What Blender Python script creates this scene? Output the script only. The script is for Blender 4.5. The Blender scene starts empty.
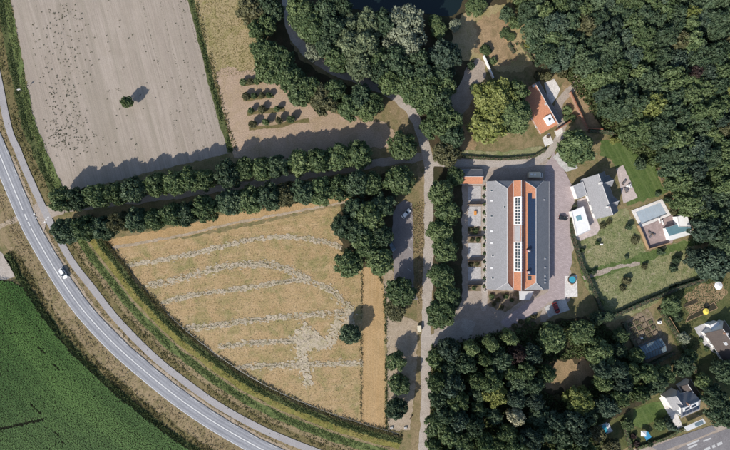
import bpy, bmesh, math, random
import numpy as np
from mathutils import Vector, Matrix

# ------------------------------------------------------------------ camera, sky, sun, exposure
SC = bpy.context.scene
H, S = 195.0, 0.40            # camera height (m), metres per photo pixel on the ground
cam_data = bpy.data.cameras.new('camera')
cam = bpy.data.objects.new('camera', cam_data)
SC.collection.objects.link(cam)
cam.location = (0, 0, H)
cam.rotation_euler = (0, 0, 0)
cam_data.sensor_width = 36
cam_data.lens = 18.0 * H / (365 * S)
cam_data.clip_start = 1
cam_data.clip_end = 3000
SC.camera = cam
SUN_EL = math.radians(36)
SUN_D = Vector((0.63, 0.776, 0)).normalized()          # the way shadows fall
world = bpy.data.worlds.new('World')
SC.world = world
world.use_nodes = True
wn = world.node_tree
bg = wn.nodes['Background']
sky = wn.nodes.new('ShaderNodeTexSky')
sky.sky_type = 'NISHITA'
sky.sun_disc = False
sky.sun_elevation = SUN_EL
sky.sun_rotation = math.atan2(-SUN_D.x, -SUN_D.y)
wn.links.new(sky.outputs[0], bg.inputs[0])
sky.ozone_density = 1.3
bg.inputs[1].default_value = 0.13
sun_data = bpy.data.lights.new('sun', 'SUN')
sun_data.energy = 4.5
sun_data.angle = math.radians(0.55)
sun_data.color = (1.0, 0.93, 0.83)
sun = bpy.data.objects.new('sun', sun_data)
SC.collection.objects.link(sun)
sun.location = (-120, -150, 220)
ldir = Vector((SUN_D.x * math.cos(SUN_EL), SUN_D.y * math.cos(SUN_EL), -math.sin(SUN_EL)))
sun.rotation_euler = ldir.to_track_quat('-Z', 'Y').to_euler()
SC.view_settings.view_transform = 'Standard'
SC.view_settings.look = 'None'
SC.view_settings.exposure = 0.25
SC.view_settings.gamma = 1.0
SC.view_settings.use_curve_mapping = False
SC.render.engine = 'CYCLES'

# ------------------------------------------------------------------ helpers
COL = SC.collection
rng = np.random.default_rng(7)
random.seed(7)

def P(x, y, z=0.0):
    k = S * (1 - z / H)
    return Vector(((x - 365) * k, (225 - y) * k, z))

def tag(o, label=None, cat=None, group=None, kind=None):
    if label: o['label'] = label
    if cat: o['category'] = cat
    if group: o['group'] = group
    if kind: o['kind'] = kind
    return o

def link(name, data, mat=None, parent=None, loc=None):
    o = bpy.data.objects.new(name, data)
    COL.objects.link(o)
    if mat is not None and data is not None and not data.materials:
        data.materials.append(mat)
    if parent is not None: o.parent = parent
    if loc is not None: o.location = loc
    return o

def thing(name, label, cat, loc=(0, 0, 0), rz=0.0, group=None):
    o = bpy.data.objects.new(name, None)
    COL.objects.link(o)
    o.location = loc
    o.rotation_euler = (0, 0, rz)
    o.empty_display_size = 0.5
    return tag(o, label, cat, group)

def copy_tree(o, parent=None):
    c = o.copy()
    COL.objects.link(c)
    c.parent = parent
    for ch in list(o.children):
        copy_tree(ch, c)
    return c

class MB:
    """collects faces, builds ONE mesh object"""
    def __init__(s): s.v = []; s.f = []; s.uv = []
    def add(s, vs, fs, uvs=None):
        b = len(s.v)
        s.v += [tuple(v) for v in vs]
        for i, f in enumerate(fs):
            s.f.append([b + k for k in f])
            s.uv.append(uvs[i] if uvs else None)
        return s
    def box(s, c, d, rz=0.0, taper=1.0):
        cx, cy, cz = c; dx, dy, dz = d[0] / 2, d[1] / 2, d[2] / 2
        ca, sa = math.cos(rz), math.sin(rz)
        vs = []
        for z, t in ((-dz, 1.0), (dz, taper)):
            for x, y in ((-dx, -dy), (dx, -dy), (dx, dy), (-dx, dy)):
                x *= t; y *= t
                vs.append((cx + ca * x - sa * y, cy + sa * x + ca * y, cz + z))
        return s.add(vs, [(3, 2, 1, 0), (4, 5, 6, 7), (0, 1, 5, 4), (1, 2, 6, 5), (2, 3, 7, 6), (3, 0, 4, 7)])
    def prism(s, pts, z0, z1):
        n = len(pts)
        vs = [(p[0], p[1], z0) for p in pts] + [(p[0], p[1], z1) for p in pts]
        a = sum(pts[i][0] * pts[(i + 1) % n][1] - pts[(i + 1) % n][0] * pts[i][1] for i in range(n))
        idx = list(range(n))
        if a < 0: idx.reverse()
        fs = [list(reversed(idx)), [n + i for i in idx]]
        for k in range(n):
            i, j = idx[k], idx[(k + 1) % n]
            fs.append((i, j, n + j, n + i))
        return s.add(vs, fs)
    def slab(s, pts, t):
        """a flat plate: pts is its top face, t its thickness below"""
        pts = [Vector(p) for p in pts]
        nrm = Vector((0, 0, 0))
        for i in range(len(pts)):
            a, b = pts[i], pts[(i + 1) % len(pts)]
            nrm += a.cross(b)
        nrm.normalize()
        if nrm.z < 0:
            pts.reverse(); nrm = -nrm
        u = None
        for i in range(len(pts)):            # u runs along the level edge
            e = pts[(i + 1) % len(pts)] - pts[i]
            if u is None or abs(e.normalized().z) < abs(u.normalized().z): u = e
        u = u.normalized(); w = nrm.cross(u)
        n = len(pts)
        low = [p - nrm * t for p in pts]
        fs = [list(range(n)), [n + i for i in reversed(range(n))]]
        uv = [[(p.dot(u), p.dot(w)) for p in pts], [(pts[i].dot(u), pts[i].dot(w)) for i in reversed(range(n))]]
        for i in range(n):
            j = (i + 1) % n
            fs.append((j, i, n + i, n + j)); uv.append([(pts[k].dot(u), pts[k].dot(w)) for k in (j, i, i, j)])
        return s.add(pts + low, fs, uv)
    def tube(s, a, b, r0, r1, n=7):
        a, b = Vector(a), Vector(b)
        d = (b - a).normalized()
        t = d.orthogonal().normalized(); w = d.cross(t)
        vs = []
        for c, r in ((a, r0), (b, r1)):
            for k in range(n):
                an = 2 * math.pi * k / n
                vs.append(c + (t * math.cos(an) + w * math.sin(an)) * r)
        fs = [(k, (k + 1) % n, n + (k + 1) % n, n + k) for k in range(n)]
        fs += [list(reversed(range(n))), list(range(n, 2 * n))]
        return s.add(vs, fs)
    def mesh(s, name):
        me = bpy.data.meshes.new(name)
        me.from_pydata(s.v, [], s.f)
        if any(u for u in s.uv):
            l = me.uv_layers.new(name='UVMap')
            k = 0
            for f, u in zip(s.f, s.uv):
                for i in range(len(f)):
                    l.data[k].uv = u[i] if u else (0, 0)
                    k += 1
        me.update()
        return me
    def build(s, name, mat, parent=None, loc=None):
        return link(name, s.mesh(name), mat, parent, loc)

def quads_mesh(name, V, tint=None):
    """V: (n,4,3) loose quads, tint: one random value a quad (leaf to leaf colour)"""
    n = len(V)
    me = bpy.data.meshes.new(name)
    me.vertices.add(4 * n)
    me.vertices.foreach_set('co', np.ascontiguousarray(V, dtype=np.float32).ravel())
    me.loops.add(4 * n)
    me.loops.foreach_set('vertex_index', np.arange(4 * n, dtype=np.int32))
    me.polygons.add(n)
    me.polygons.foreach_set('loop_start', np.arange(0, 4 * n, 4, dtype=np.int32))
    if tint is not None:
        at = me.attributes.new('tint', 'FLOAT', 'FACE')
        at.data.foreach_set('value', np.asarray(tint, dtype=np.float32))
    me.update(calc_edges=True)
    me.validate()
    return me

def unit(a): return a / np.maximum(np.linalg.norm(a, axis=-1, keepdims=True), 1e-9)

def leaf_quads(C, N, size, rg, aspect=0.62):
    n = len(C)
    t = unit(np.cross(N, rg.normal(size=(n, 3))))
    b = np.cross(N, t)
    s = np.asarray(size).reshape(-1, 1)
    fold = N * s * 0.18
    return np.stack([C + t * s - fold, C + b * s * aspect, C - t * s - fold, C - b * s * aspect], axis=1)

def in_poly(pts, poly):
    x, y = pts[:, 0], pts[:, 1]
    poly = np.asarray(poly)[:, :2]
    c = np.zeros(len(pts), bool)
    j = len(poly) - 1
    for i in range(len(poly)):
        xi, yi = poly[i]; xj, yj = poly[j]
        if yi != yj:
            c ^= ((yi > y) != (yj > y)) & (x < (xj - xi) * (y - yi) / (yj - yi) + xi)
        j = i
    return c

def scatter(poly, n, rg=rng):
    poly = np.asarray(poly, float)[:, :2]
    lo, hi = poly.min(0), poly.max(0)
    out = []
    got = 0
    while got < n:
        p = lo + rg.random((max(200, n * 2), 2)) * (hi - lo)
        p = p[in_poly(p, poly)]
        out.append(p); got += len(p)
    return np.concatenate(out)[:n]

def area(poly):
    p = np.asarray(poly, float)
    x, y = p[:, 0], p[:, 1]
    return abs(np.dot(x, np.roll(y, -1)) - np.dot(y, np.roll(x, -1))) / 2

def spline(pts, step=1.0):
    """Catmull-Rom through world points, sampled about every step metres"""
    p = [Vector((a[0], a[1], 0)) for a in pts]
    p = [p[0] * 2 - p[1]] + p + [p[-1] * 2 - p[-2]]
    out = []
    for i in range(1, len(p) - 2):
        n = max(2, int((p[i + 1] - p[i]).length / step))
        for k in range(n):
            t = k / n
            a, b, c, d = p[i - 1], p[i], p[i + 1], p[i + 2]
            out.append(0.5 * ((2 * b) + (c - a) * t + (2 * a - 5 * b + 4 * c - d) * t * t + (3 * b - a - 3 * c + d) * t ** 3))
    out.append(p[-2])
    return out

def pxs(l): return [P(x, y) for x, y in l]

def normals(c):
    out = []
    for i in range(len(c)):
        d = c[min(i + 1, len(c) - 1)] - c[max(i - 1, 0)]
        d.z = 0; d.normalize()
        out.append(Vector((-d.y, d.x, 0)))      # left of the way it runs
    return out

def wob(amp, seed, scale=6.0):
    rg = random.Random(seed)
    ph = [(rg.uniform(0, 6.3), rg.uniform(0.6, 1.6), rg.uniform(.4, 1)) for _ in range(5)]
    def f(s):
        return amp * sum(w * math.sin(s * k * (i + 1) / scale + p) for i, (p, k, w) in enumerate(ph)) / 2.4 + amp * .35 * rg.uniform(-1, 1)
    return f

def band(name, center, o0, o1, z, mat, parent=None, rough=(0, 0), seed=1, kind='structure'):
    """a strip lying along a centre line between two offsets (left positive)"""
    n = normals(center)
    f0, f1 = wob(rough[0], seed), wob(rough[1], seed + 50)
    v, f = [], []
    for i, c in enumerate(center):
        a = c + n[i] * (o0 + (f0(i) if rough[0] else 0)); b = c + n[i] * (o1 + (f1(i) if rough[1] else 0))
        v += [(a.x, a.y, z), (b.x, b.y, z)]
    for i in range(len(center) - 1):
        f.append((2 * i, 2 * i + 1, 2 * i + 3, 2 * i + 2) if o1 < o0 else (2 * i + 1, 2 * i, 2 * i + 2, 2 * i + 3))
    me = bpy.data.meshes.new(name); me.from_pydata(v, [], f); me.update()
    o = link(name, me, mat, parent)
    if parent is None: o['kind'] = kind
    return o

def ragged(poly, step=0.7, amp=0.35, seed=1):
    """world polygon with its edges broken up as real ground edges are"""
    out = []
    w = wob(amp, seed, 4.0); s = 0
    n = len(poly)
    for i in range(n):
        a, b = Vector(poly[i][:2]), Vector(poly[(i + 1) % n][:2])
        d = b - a; L = d.length
        k = max(1, int(L / step)); nn = Vector((-d.y, d.x)).normalized() if L else Vector((0, 0))
        for j in range(k):
            e = min(1.0, min(j, k - j) / 3)
            out.append(a + d * j / k + nn * w(s) * e); s += 1
    return out

def sheet(name, poly_px, z, mat, amp=0.35, seed=1, parent=None, kind='structure', smooth=False):
    poly = pxs(poly_px)
    if smooth: poly = spline(poly + [poly[0]], 2.0)[:-1]
    pts = ragged(poly, 0.7, amp, seed) if amp else [Vector(p[:2]) for p in poly]
    a = sum(pts[i].x * pts[(i + 1) % len(pts)].y - pts[(i + 1) % len(pts)].x * pts[i].y for i in range(len(pts)))
    if a < 0: pts.reverse()
    me = bpy.data.meshes.new(name)
    me.from_pydata([(p.x, p.y, z) for p in pts], [], [list(range(len(pts)))])
    me.update()
    o = link(name, me, mat, parent)
    if parent is None: o['kind'] = kind
    return o

# ------------------------------------------------------------------ materials
def nodes(name):
    m = bpy.data.materials.new(name); m.use_nodes = True
    t = m.node_tree
    return m, t, t.nodes['Principled BSDF']

def sset(b, rough=0.8, spec=0.2, metal=0.0):
    b.inputs['Roughness'].default_value = rough
    b.inputs['Specular IOR Level'].default_value = spec
    b.inputs['Metallic'].default_value = metal

def C4(c): return (c[0], c[1], c[2], 1)

def mixc(t, fac, a, b, mode='MIX'):
    n = t.nodes.new('ShaderNodeMix'); n.data_type = 'RGBA'; n.blend_type = mode
    for s, v in ((n.inputs[0], fac), (n.inputs[6], a), (n.inputs[7], b)):
        if hasattr(v, 'is_linked') or hasattr(v, 'links'): t.links.new(v, s)
        elif isinstance(v, (int, float)): s.default_value = v
        else: s.default_value = C4(v)
    return n.outputs[2]

def noise(t, scale, detail=4, rough=.6, vec=None, dist=0):
    n = t.nodes.new('ShaderNodeTexNoise')
    n.inputs['Scale'].default_value = scale; n.inputs['Detail'].default_value = detail
    n.inputs['Roughness'].default_value = rough; n.inputs['Distortion'].default_value = dist
    if vec is not None: t.links.new(vec, n.inputs['Vector'])
    return n.outputs[0]

def ramp(t, fac, lo, hi):
    n = t.nodes.new('ShaderNodeMapRange')
    n.inputs[1].default_value = lo; n.inputs[2].default_value = hi
    t.links.new(fac, n.inputs[0])
    return n.outputs[0]

def coords(t, kind='Object', rz=0.0, scale=None):
    c = t.nodes.new('ShaderNodeTexCoord')
    v = c.outputs[kind]
    if rz:
        m = t.nodes.new('ShaderNodeMapping'); m.inputs['Rotation'].default_value = (0, 0, rz)
        t.links.new(v, m.inputs[0]); v = m.outputs[0]
    if scale:
        m = t.nodes.new('ShaderNodeMapping'); m.inputs['Scale'].default_value = scale
        t.links.new(v, m.inputs[0]); v = m.outputs[0]
    return v

def bump(t, b, h, strength=.4, dist=.1):
    n = t.nodes.new('ShaderNodeBump')
    n.inputs['Strength'].default_value = strength; n.inputs['Distance'].default_value = dist
    t.links.new(h, n.inputs['Height']); t.links.new(n.outputs[0], b.inputs['Normal'])

def earth(name, c1, c2, c3=None, big=0.04, mid=0.35, fine=2.2, streak=None, bmp=.5, rough=.95, c4=None, k4=(.62, .72), grain=.35):
    """ground of any sort: broad patches, middle mottling, fine grain, streaks along a direction (rz, period, amount, colour)"""
    m, t, b = nodes(name); sset(b, rough, .1)
    o = coords(t)
    c = mixc(t, ramp(t, noise(t, big, 3, .6, o, .4), .35, .65), c1, c2)
    if c3: c = mixc(t, ramp(t, noise(t, mid, 5, .65, o, .6), .45, .66), c, c3)
    if c4: c = mixc(t, ramp(t, noise(t, mid * 2.3, 6, .7, o, .3), *k4), c, c4)
    if streak:
        for rz, period, amt, col in streak:
            v = coords(t, 'Object', rz, (1 / period, .02 / period * 1.2, 1))
            f = ramp(t, noise(t, 1.0, 3, .7, v), .45, .7)
            mm = t.nodes.new('ShaderNodeMath'); mm.operation = 'MULTIPLY'; mm.inputs[1].default_value = amt
            t.links.new(f, mm.inputs[0])
            c = mixc(t, mm.outputs[0], c, col)
    fn = noise(t, fine, 5, .75, o)
    d = mixc(t, ramp(t, fn, .3, .72), (1 - grain * 1.08,) * 3, (1 + grain * .92,) * 3)
    c = mixc(t, 1.0, c, d, 'MULTIPLY')
    t.links.new(c, b.inputs['Base Color'])
    bump(t, b, fn, bmp, .25)
    return m

def leafmat(name, col, col2, trans=.25, rnd=.24):
    m, t, b = nodes(name); sset(b, .55, .25)
    at = t.nodes.new('ShaderNodeAttribute'); at.attribute_name = 'tint'
    oi = t.nodes.new('ShaderNodeObjectInfo')
    c = mixc(t, at.outputs['Fac'], col, col2)
    hs = t.nodes.new('ShaderNodeHueSaturation')
    mr = t.nodes.new('ShaderNodeMapRange'); mr.inputs[3].default_value = 1 - rnd; mr.inputs[4].default_value = 1 + rnd
    t.links.new(oi.outputs['Random'], mr.inputs[0]); t.links.new(mr.outputs[0], hs.inputs['Value'])
    mh = t.nodes.new('ShaderNodeMapRange'); mh.inputs[3].default_value = .508; mh.inputs[4].default_value = .492
    t.links.new(oi.outputs['Random'], mh.inputs[0]); t.links.new(mh.outputs[0], hs.inputs['Hue'])
    t.links.new(c, hs.inputs['Color'])
    t.links.new(hs.outputs[0], b.inputs['Base Color'])
    tr = t.nodes.new('ShaderNodeBsdfTranslucent'); t.links.new(hs.outputs[0], tr.inputs[0])
    mx = t.nodes.new('ShaderNodeMixShader'); mx.inputs[0].default_value = trans
    out = t.nodes['Material Output']
    t.links.new(b.outputs[0], mx.inputs[1]); t.links.new(tr.outputs[0], mx.inputs[2]); t.links.new(mx.outputs[0], out.inputs[0])
    return m

def plain(name, c, rough=.6, spec=.3, metal=0, var=.12, scale=1.5, bmp=0):
    m, t, b = nodes(name); sset(b, rough, spec, metal)
    o = coords(t)
    n = noise(t, scale, 5, .65, o)
    k = mixc(t, ramp(t, n, .3, .7), tuple(x * (1 - var) for x in c), tuple(min(1, x * (1 + var)) for x in c))
    t.links.new(k, b.inputs['Base Color'])
    if bmp: bump(t, b, n, bmp, .05)
    return m

def tiles(name, c, mortar, w, h, var=.18, rough=.75, stain=(.5, .5, .5), stain_amt=.35, offs=.5, uv='UV', gap=.03):
    """roof tiles / pavers in courses, colour differing piece by piece, with weather stains"""
    m, t, b = nodes(name); sset(b, rough, .25)
    o = coords(t, uv)
    br = t.nodes.new('ShaderNodeTexBrick')
    br.inputs['Color1'].default_value = C4([x * (1 - var) for x in c]); br.inputs['Color2'].default_value = C4([x * (1 + var) for x in c])
    br.inputs['Mortar'].default_value = C4(mortar)
    br.inputs['Scale'].default_value = 1; br.inputs['Mortar Size'].default_value = gap
    br.inputs['Brick Width'].default_value = w; br.inputs['Row Height'].default_value = h; br.offset = offs
    t.links.new(o, br.inputs['Vector'])
    oc = coords(t, 'Object')
    f = ramp(t, noise(t, .5, 6, .7, oc, .5), .45, .75)
    mm = t.nodes.new('ShaderNodeMath'); mm.operation = 'MULTIPLY'; mm.inputs[1].default_value = stain_amt
    t.links.new(f, mm.inputs[0])
    k = mixc(t, mm.outputs[0], br.outputs[0], stain)
    t.links.new(k, b.inputs['Base Color'])
    bump(t, b, br.outputs[1], -.35, .03)
    return m

def glass(name, c, rough=.08):
    m, t, b = nodes(name); sset(b, rough, .6)
    b.inputs['Base Color'].default_value = C4(c)
    return m

# ------------------------------------------------------------------ ground materials
M = {}
PLOUGH = math.radians(-14.8)
M['ground'] = earth('dry_grass_ground', (.20, .165, .085), (.27, .21, .12), (.13, .13, .055), bmp=.6)
M['plough'] = earth('ploughed_soil', (.36, .305, .255), (.39, .335, .285), (.335, .285, .235), big=.02, mid=.12, fine=3,
                    streak=[(PLOUGH, 1.1, .30, (.46, .40, .345)), (PLOUGH, 6.5, .6, (.29, .245, .205)), (PLOUGH, .6, .8, (.26, .222, .186)), (PLOUGH, 2.6, .6, (.265, .235, .185))], bmp=.4, grain=.2)
M['paddock'] = earth('paddock_grass', (.31, .255, .135), (.38, .295, .175), (.24, .215, .09), mid=.2, streak=[(math.radians(-12), 2.5, .4, (.40, .31, .19))])
M['orchard_soil'] = earth('orchard_soil', (.37, .275, .20), (.41, .31, .23), (.33, .25, .16), mid=.15, c4=(.26, .22, .11), k4=(.62, .75))
M['meadow'] = earth('dry_meadow', (.36, .25, .13), (.40, .285, .155), (.225, .205, .085), big=.05, mid=.16, fine=1.8, c4=(.45, .33, .195), k4=(.5, .72),
                    streak=[(math.radians(-8 + 90), 2.2, .35, (.29, .23, .105)), (math.radians(-8 + 90), .7, .25, (.50, .375, .23))], bmp=.7)
M['stubble'] = earth('dry_stubble', (.40, .265, .13), (.43, .295, .155), (.34, .235, .115), mid=.15, streak=[(0, 1.0, .4, (.48, .35, .21))])
M['swath'] = earth('pale_mown_track', (.43, .365, .275), (.48, .41, .315), (.35, .305, .19), mid=.5, fine=1.5, c4=(.28, .255, .15), k4=(.58, .75))
M['soil_track'] = earth('worn_soil_track', (.37, .30, .225), (.41, .34, .26), (.30, .24, .165), mid=.3)
M['verge'] = earth('dry_verge', (.235, .18, .105), (.29, .225, .135), (.17, .145, .07), mid=.3, fine=1.6, c4=(.34, .27, .17), k4=(.58, .7))
M['olive'] = earth('olive_verge', (.15, .125, .06), (.20, .16, .08), (.115, .11, .045), mid=.35, fine=1.6)
M['green'] = earth('lush_verge', (.12, .155, .055), (.15, .18, .07), (.085, .12, .04), mid=.4, fine=1.4)
M['yellowg'] = earth('yellow_green_verge', (.20, .185, .05), (.25, .21, .075), (.13, .15, .04), mid=.4, fine=1.4)
M['darkg'] = earth('dark_green_bank', (.085, .10, .040), (.105, .12, .05), (.06, .075, .03), mid=.4, fine=1.4)
M['mud'] = earth('ditch_mud', (.035, .035, .022), (.05, .045, .03), mid=.4)
M['croptsoil'] = earth('crop_soil', (.022, .026, .014), (.03, .034, .018), (.018, .02, .01))
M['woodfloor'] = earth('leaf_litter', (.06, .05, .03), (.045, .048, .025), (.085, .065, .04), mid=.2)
M['brownlitter'] = earth('brown_litter', (.30, .21, .12), (.35, .25, .15), (.22, .165, .09), mid=.25, c4=(.19, .17, .08), k4=(.58, .72))
M['lawn'] = earth('mown_lawn', (.075, .115, .035), (.095, .135, .042), (.06, .10, .03), big=.05, mid=.3,
                  streak=[(math.radians(-28), 1.1, .75, (.15, .19, .075))], bmp=.4)
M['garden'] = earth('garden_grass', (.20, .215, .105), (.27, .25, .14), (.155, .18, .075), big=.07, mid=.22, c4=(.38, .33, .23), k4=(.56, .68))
M['dullgarden'] = earth('dull_garden_grass', (.09, .105, .04), (.15, .135, .06), (.065, .08, .03), big=.06, mid=.25, c4=(.22, .17, .10), k4=(.6, .7))  # darker, browner mix than the garden grass
M['bed'] = earth('planting_bed', (.22, .17, .12), (.27, .21, .15), (.13, .12, .06), mid=.5, fine=1.2, c4=(.34, .28, .20), k4=(.6, .7))
M['gravel'] = earth('gravel', (.36, .30, .255), (.39, .335, .285), (.31, .26, .215), mid=.25, fine=3, bmp=.4)
M['palegravel'] = earth('pale_gravel', (.41, .365, .325), (.44, .395, .355), (.36, .315, .275), mid=.25, fine=3, bmp=.4)
M['asphalt'] = earth('worn_asphalt', (.245, .25, .27), (.27, .275, .295), (.225, .23, .25), big=.03, mid=.15, fine=4, bmp=.15, rough=.85)
M['track_wear'] = earth('wheel_worn_asphalt', (.31, .315, .335), (.33, .335, .355), (.28, .285, .305), big=.03, mid=.3, fine=4, bmp=.12, rough=.8)
M['cycle'] = earth('cycle_path_concrete', (.335, .32, .32), (.36, .345, .345), (.31, .295, .295), big=.05, mid=.2, fine=4, bmp=.15, rough=.9)
M['street'] = earth('street_asphalt', (.20, .19, .195), (.225, .215, .22), (.18, .17, .175), mid=.2, fine=4, bmp=.15)
M['parking'] = earth('parking_asphalt', (.23, .205, .205), (.26, .235, .23), (.20, .18, .175), mid=.2, fine=4, bmp=.15)
M['concrete'] = earth('concrete_slab', (.48, .47, .455), (.53, .52, .50), (.42, .41, .39), mid=.3, fine=3, bmp=.1)
M['whitepave'] = earth('white_paving', (.66, .63, .60), (.70, .67, .64), (.58, .55, .52), mid=.3, fine=3, bmp=.1)
M['patio'] = earth('patio_paving', (.43, .42, .42), (.48, .47, .47), (.37, .36, .36), mid=.4, fine=3, bmp=.1)
M['paint'] = plain('road_paint', (.58, .58, .57), .8, .2, var=.22, scale=2)
M['fadedpaint'] = plain('faded_road_paint', (.46, .46, .455), .8, .2, var=.2, scale=3)

def pavers(name, c, rz, w, h, mortar, var=.12):
    m = tiles(name, c, mortar, w, h, var, .9, tuple(x * .75 for x in c), .5, uv='Object', gap=.035)
    for n in m.node_tree.nodes:
        if n.type == 'TEX_BRICK':
            v = coords(m.node_tree, 'Object', rz)
            m.node_tree.links.new(v, n.inputs['Vector'])
    return m
M['brickpave'] = pavers('mauve_brick_paving', (.385, .32, .32), .2, .9, .45, (.26, .22, .21))
M['terrace'] = pavers('terrace_paving', (.33, .255, .24), .33, 1.0, 1.0, (.25, .19, .18))
M['paleterrace'] = pavers('pale_terrace_paving', (.47, .40, .375), .33, 1.0, 1.0, (.36, .30, .28))
m_, t_, b_ = nodes('pond_water'); sset(b_, .06, .5); b_.inputs['Base Color'].default_value = (.008, .016, .017, 1); M['pond'] = m_

# leaf materials
def LM(k, name, a, b, **kw): M[k] = leafmat(name, a, b, **kw)
LM('D', 'dark_green_leaves', (.046, .082, .046), (.120, .165, .092))
LM('M', 'mid_green_leaves', (.062, .104, .044), (.165, .215, .096))
LM('L', 'light_green_leaves', (.086, .132, .050), (.190, .240, .110))
LM('Y', 'yellow_green_leaves', (.150, .180, .046), (.290, .310, .110), rnd=.12)
LM('P', 'pale_silver_green_leaves', (.165, .195, .130), (.330, .360, .255), rnd=.10)
LM('B', 'blue_green_needles', (.040, .070, .050), (.102, .142, .096))
LM('G', 'soft_pale_green_leaves', (.095, .130, .070), (.220, .260, .150), rnd=.12)
LM('O', 'olive_leaves', (.085, .092, .044), (.160, .155, .080))
LM('R', 'purple_brown_leaves', (.040, .030, .028), (.075, .050, .044), rnd=.15)
LM('W', 'cream_blossom', (.40, .40, .26), (.60, .58, .42), rnd=.05)
LM('crop', 'maize_leaves', (.034, .115, .020), (.125, .265, .062), rnd=0)
LM('grass_green', 'tall_green_grass', (.12, .16, .055), (.20, .235, .095), rnd=0)
LM('grass_dark', 'dark_bank_grass', (.065, .098, .036), (.115, .148, .06), rnd=0)
LM('grass_dry', 'dry_grass_blades', (.25, .195, .10), (.36, .285, .165), rnd=0, trans=.1)
LM('grass_yellow', 'yellowing_grass', (.19, .175, .045), (.28, .235, .085), rnd=0)
LM('grass_olive', 'olive_grass', (.12, .115, .045), (.19, .165, .075), rnd=0)
LM('hay', 'hay_stalks', (.36, .32, .22), (.47, .42, .31), rnd=0, trans=.1)
LM('weed', 'field_weed_leaves', (.10, .11, .06), (.15, .155, .09), rnd=0)
M['bark'] = plain('tree_bark', (.12, .09, .065), .9, .1, var=.35, scale=4, bmp=.5)

# ------------------------------------------------------------------ the setting
g = MB().add([(-520, -420, 0), (520, -420, 0), (520, 420, 0), (-520, 420, 0)], [(0, 1, 2, 3)]).build('ground', M['ground'])
g['kind'] = 'structure'

PLOUGHED = [(-40, -60), (176, -60), (190, 0), (200, 38), (212, 85), (222, 122), (231, 153), (150, 172), (60, 196), (52, 178), (43, 150), (35, 125), (29, 97), (21, 50), (11, 0), (4, -40)]
sheet('ploughed_field', PLOUGHED, .02, M['plough'], .4, 3)
sheet('paddock', [(186, -60), (270, -60), (266, 0), (262, 30), (258, 60), (256, 78), (214, 80), (205, 45), (194, 0)], .02, M['paddock'], .5, 4)
sheet('orchard_ground', [(216, 72), (228, 66), (240, 72), (262, 66), (300, 100), (345, 116), (384, 122), (396, 134), (392, 146), (360, 150), (300, 158), (234, 158), (222, 110)], .04, M['orchard_soil'], .8, 5)
sheet('dry_meadow', [(96, 250), (120, 246), (200, 236), (260, 224), (320, 210), (345, 204), (372, 215), (384, 260), (386, 440), (345, 423), (290, 400), (230, 367), (183, 333), (140, 293), (112, 262)], .02, M['meadow'], .5, 6)
sheet('stubble_strip', [(363, 268), (374, 266), (384, 290), (385, 440), (362, 428)], .04, M['stubble'], .35, 7)
tw = sheet('worn_track_beside_trees', [(98, 248), (130, 243.5), (183, 234), (230, 222.5), (290, 211.5), (345, 201), (345, 203), (290, 213.8), (230, 225), (183, 236.5), (130, 246.5), (100, 251)], .06, M['soil_track'], .35, 8)
sheet('dry_margin', [(96, 240), (130, 236), (183, 225), (230, 213), (290, 203), (345, 194), (350, 200), (290, 214), (230, 225.5), (183, 237), (130, 247), (98, 251)], .04, M['stubble'], .5, 9)

# mown lines across the meadow
SW = [
    [(120, 266), (150, 262), (183, 256), (216, 248), (250, 240), (290, 237), (330, 243), (341, 247)],
    [(147, 286), (183, 278), (210, 270), (240, 265), (265, 264), (290, 270), (310, 280), (330, 290), (351, 308)],
    [(163, 303), (183, 297), (207, 293), (250, 287), (290, 281), (308, 279)],
    [(188, 328), (210, 326), (233, 323), (283, 317), (320, 314), (347, 312)],
    [(220, 347), (250, 343), (293, 341), (318, 337)],
    [(238, 367), (262, 366), (283, 365), (320, 364), (361, 363)],
]
SWW = [.85, 1.35, 1.0, 1.25, 1.1, 1.15]
def patches(name, spots, z, mat, seed):
    """ground worn in small ragged patches: spots are (point, direction, size)"""
    rg = random.Random(seed)
    mb = MB()
    for k, (c, d, r) in enumerate(spots):
        n = Vector((-d.y, d.x, 0)); zz = z + k * .00012
        m = 9; ph = rg.uniform(0, 6.28)
        pts = []
        for q in range(m):
            an = 6.2832 * q / m; rr = r * rg.uniform(.65, 1.2)
            p = c + d * math.cos(an) * rr * 2.0 + n * math.sin(an) * rr
            pts.append((p.x, p.y, zz))
        mb.add(pts, [list(range(m))])
    o = mb.build(name, mat); o['kind'] = 'structure'
    return o
for i, (l, w) in enumerate(zip(SW, SWW)):
    c = spline(pxs(l), 1.0); nn = normals(c); rg_ = random.Random(70 + i); sp = []
    for k in range(len(c) * 9):
        q = rg_.randrange(len(c)); d = Vector((nn[q].y, -nn[q].x, 0))
        sp.append((c[q] + nn[q] * rg_.gauss(0, w * .55) + d * rg_.uniform(-.5, .5), d, rg_.uniform(.14, .42)))
    patches('mown_track', sp, .05 + .004 * i, M['swath'], 20 + i)
rg_ = random.Random(99); sp = []
for k in range(620):
    a, b_ = rg_.choice((((304, 325), (299, 345)), ((299, 345), (303, 362)), ((303, 362), (309, 384)), ((318, 336), (302, 352)), ((316, 345), (333, 341)), ((340, 318), (330, 342)), ((349, 307), (350, 326)), ((306, 330), (322, 346))))
    t = rg_.random(); p = P(a[0] + (b_[0] - a[0]) * t, a[1] + (b_[1] - a[1]) * t)
    d = Vector((rg_.uniform(-1, 1), rg_.uniform(-1, 1), 0)).normalized()
    sp.append((p + Vector((rg_.gauss(0, 1.2), rg_.gauss(0, 1.2), 0)), d, rg_.uniform(.18, .6)))
patches('worn_patch', sp, .10, M['swath'], 31)

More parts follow.
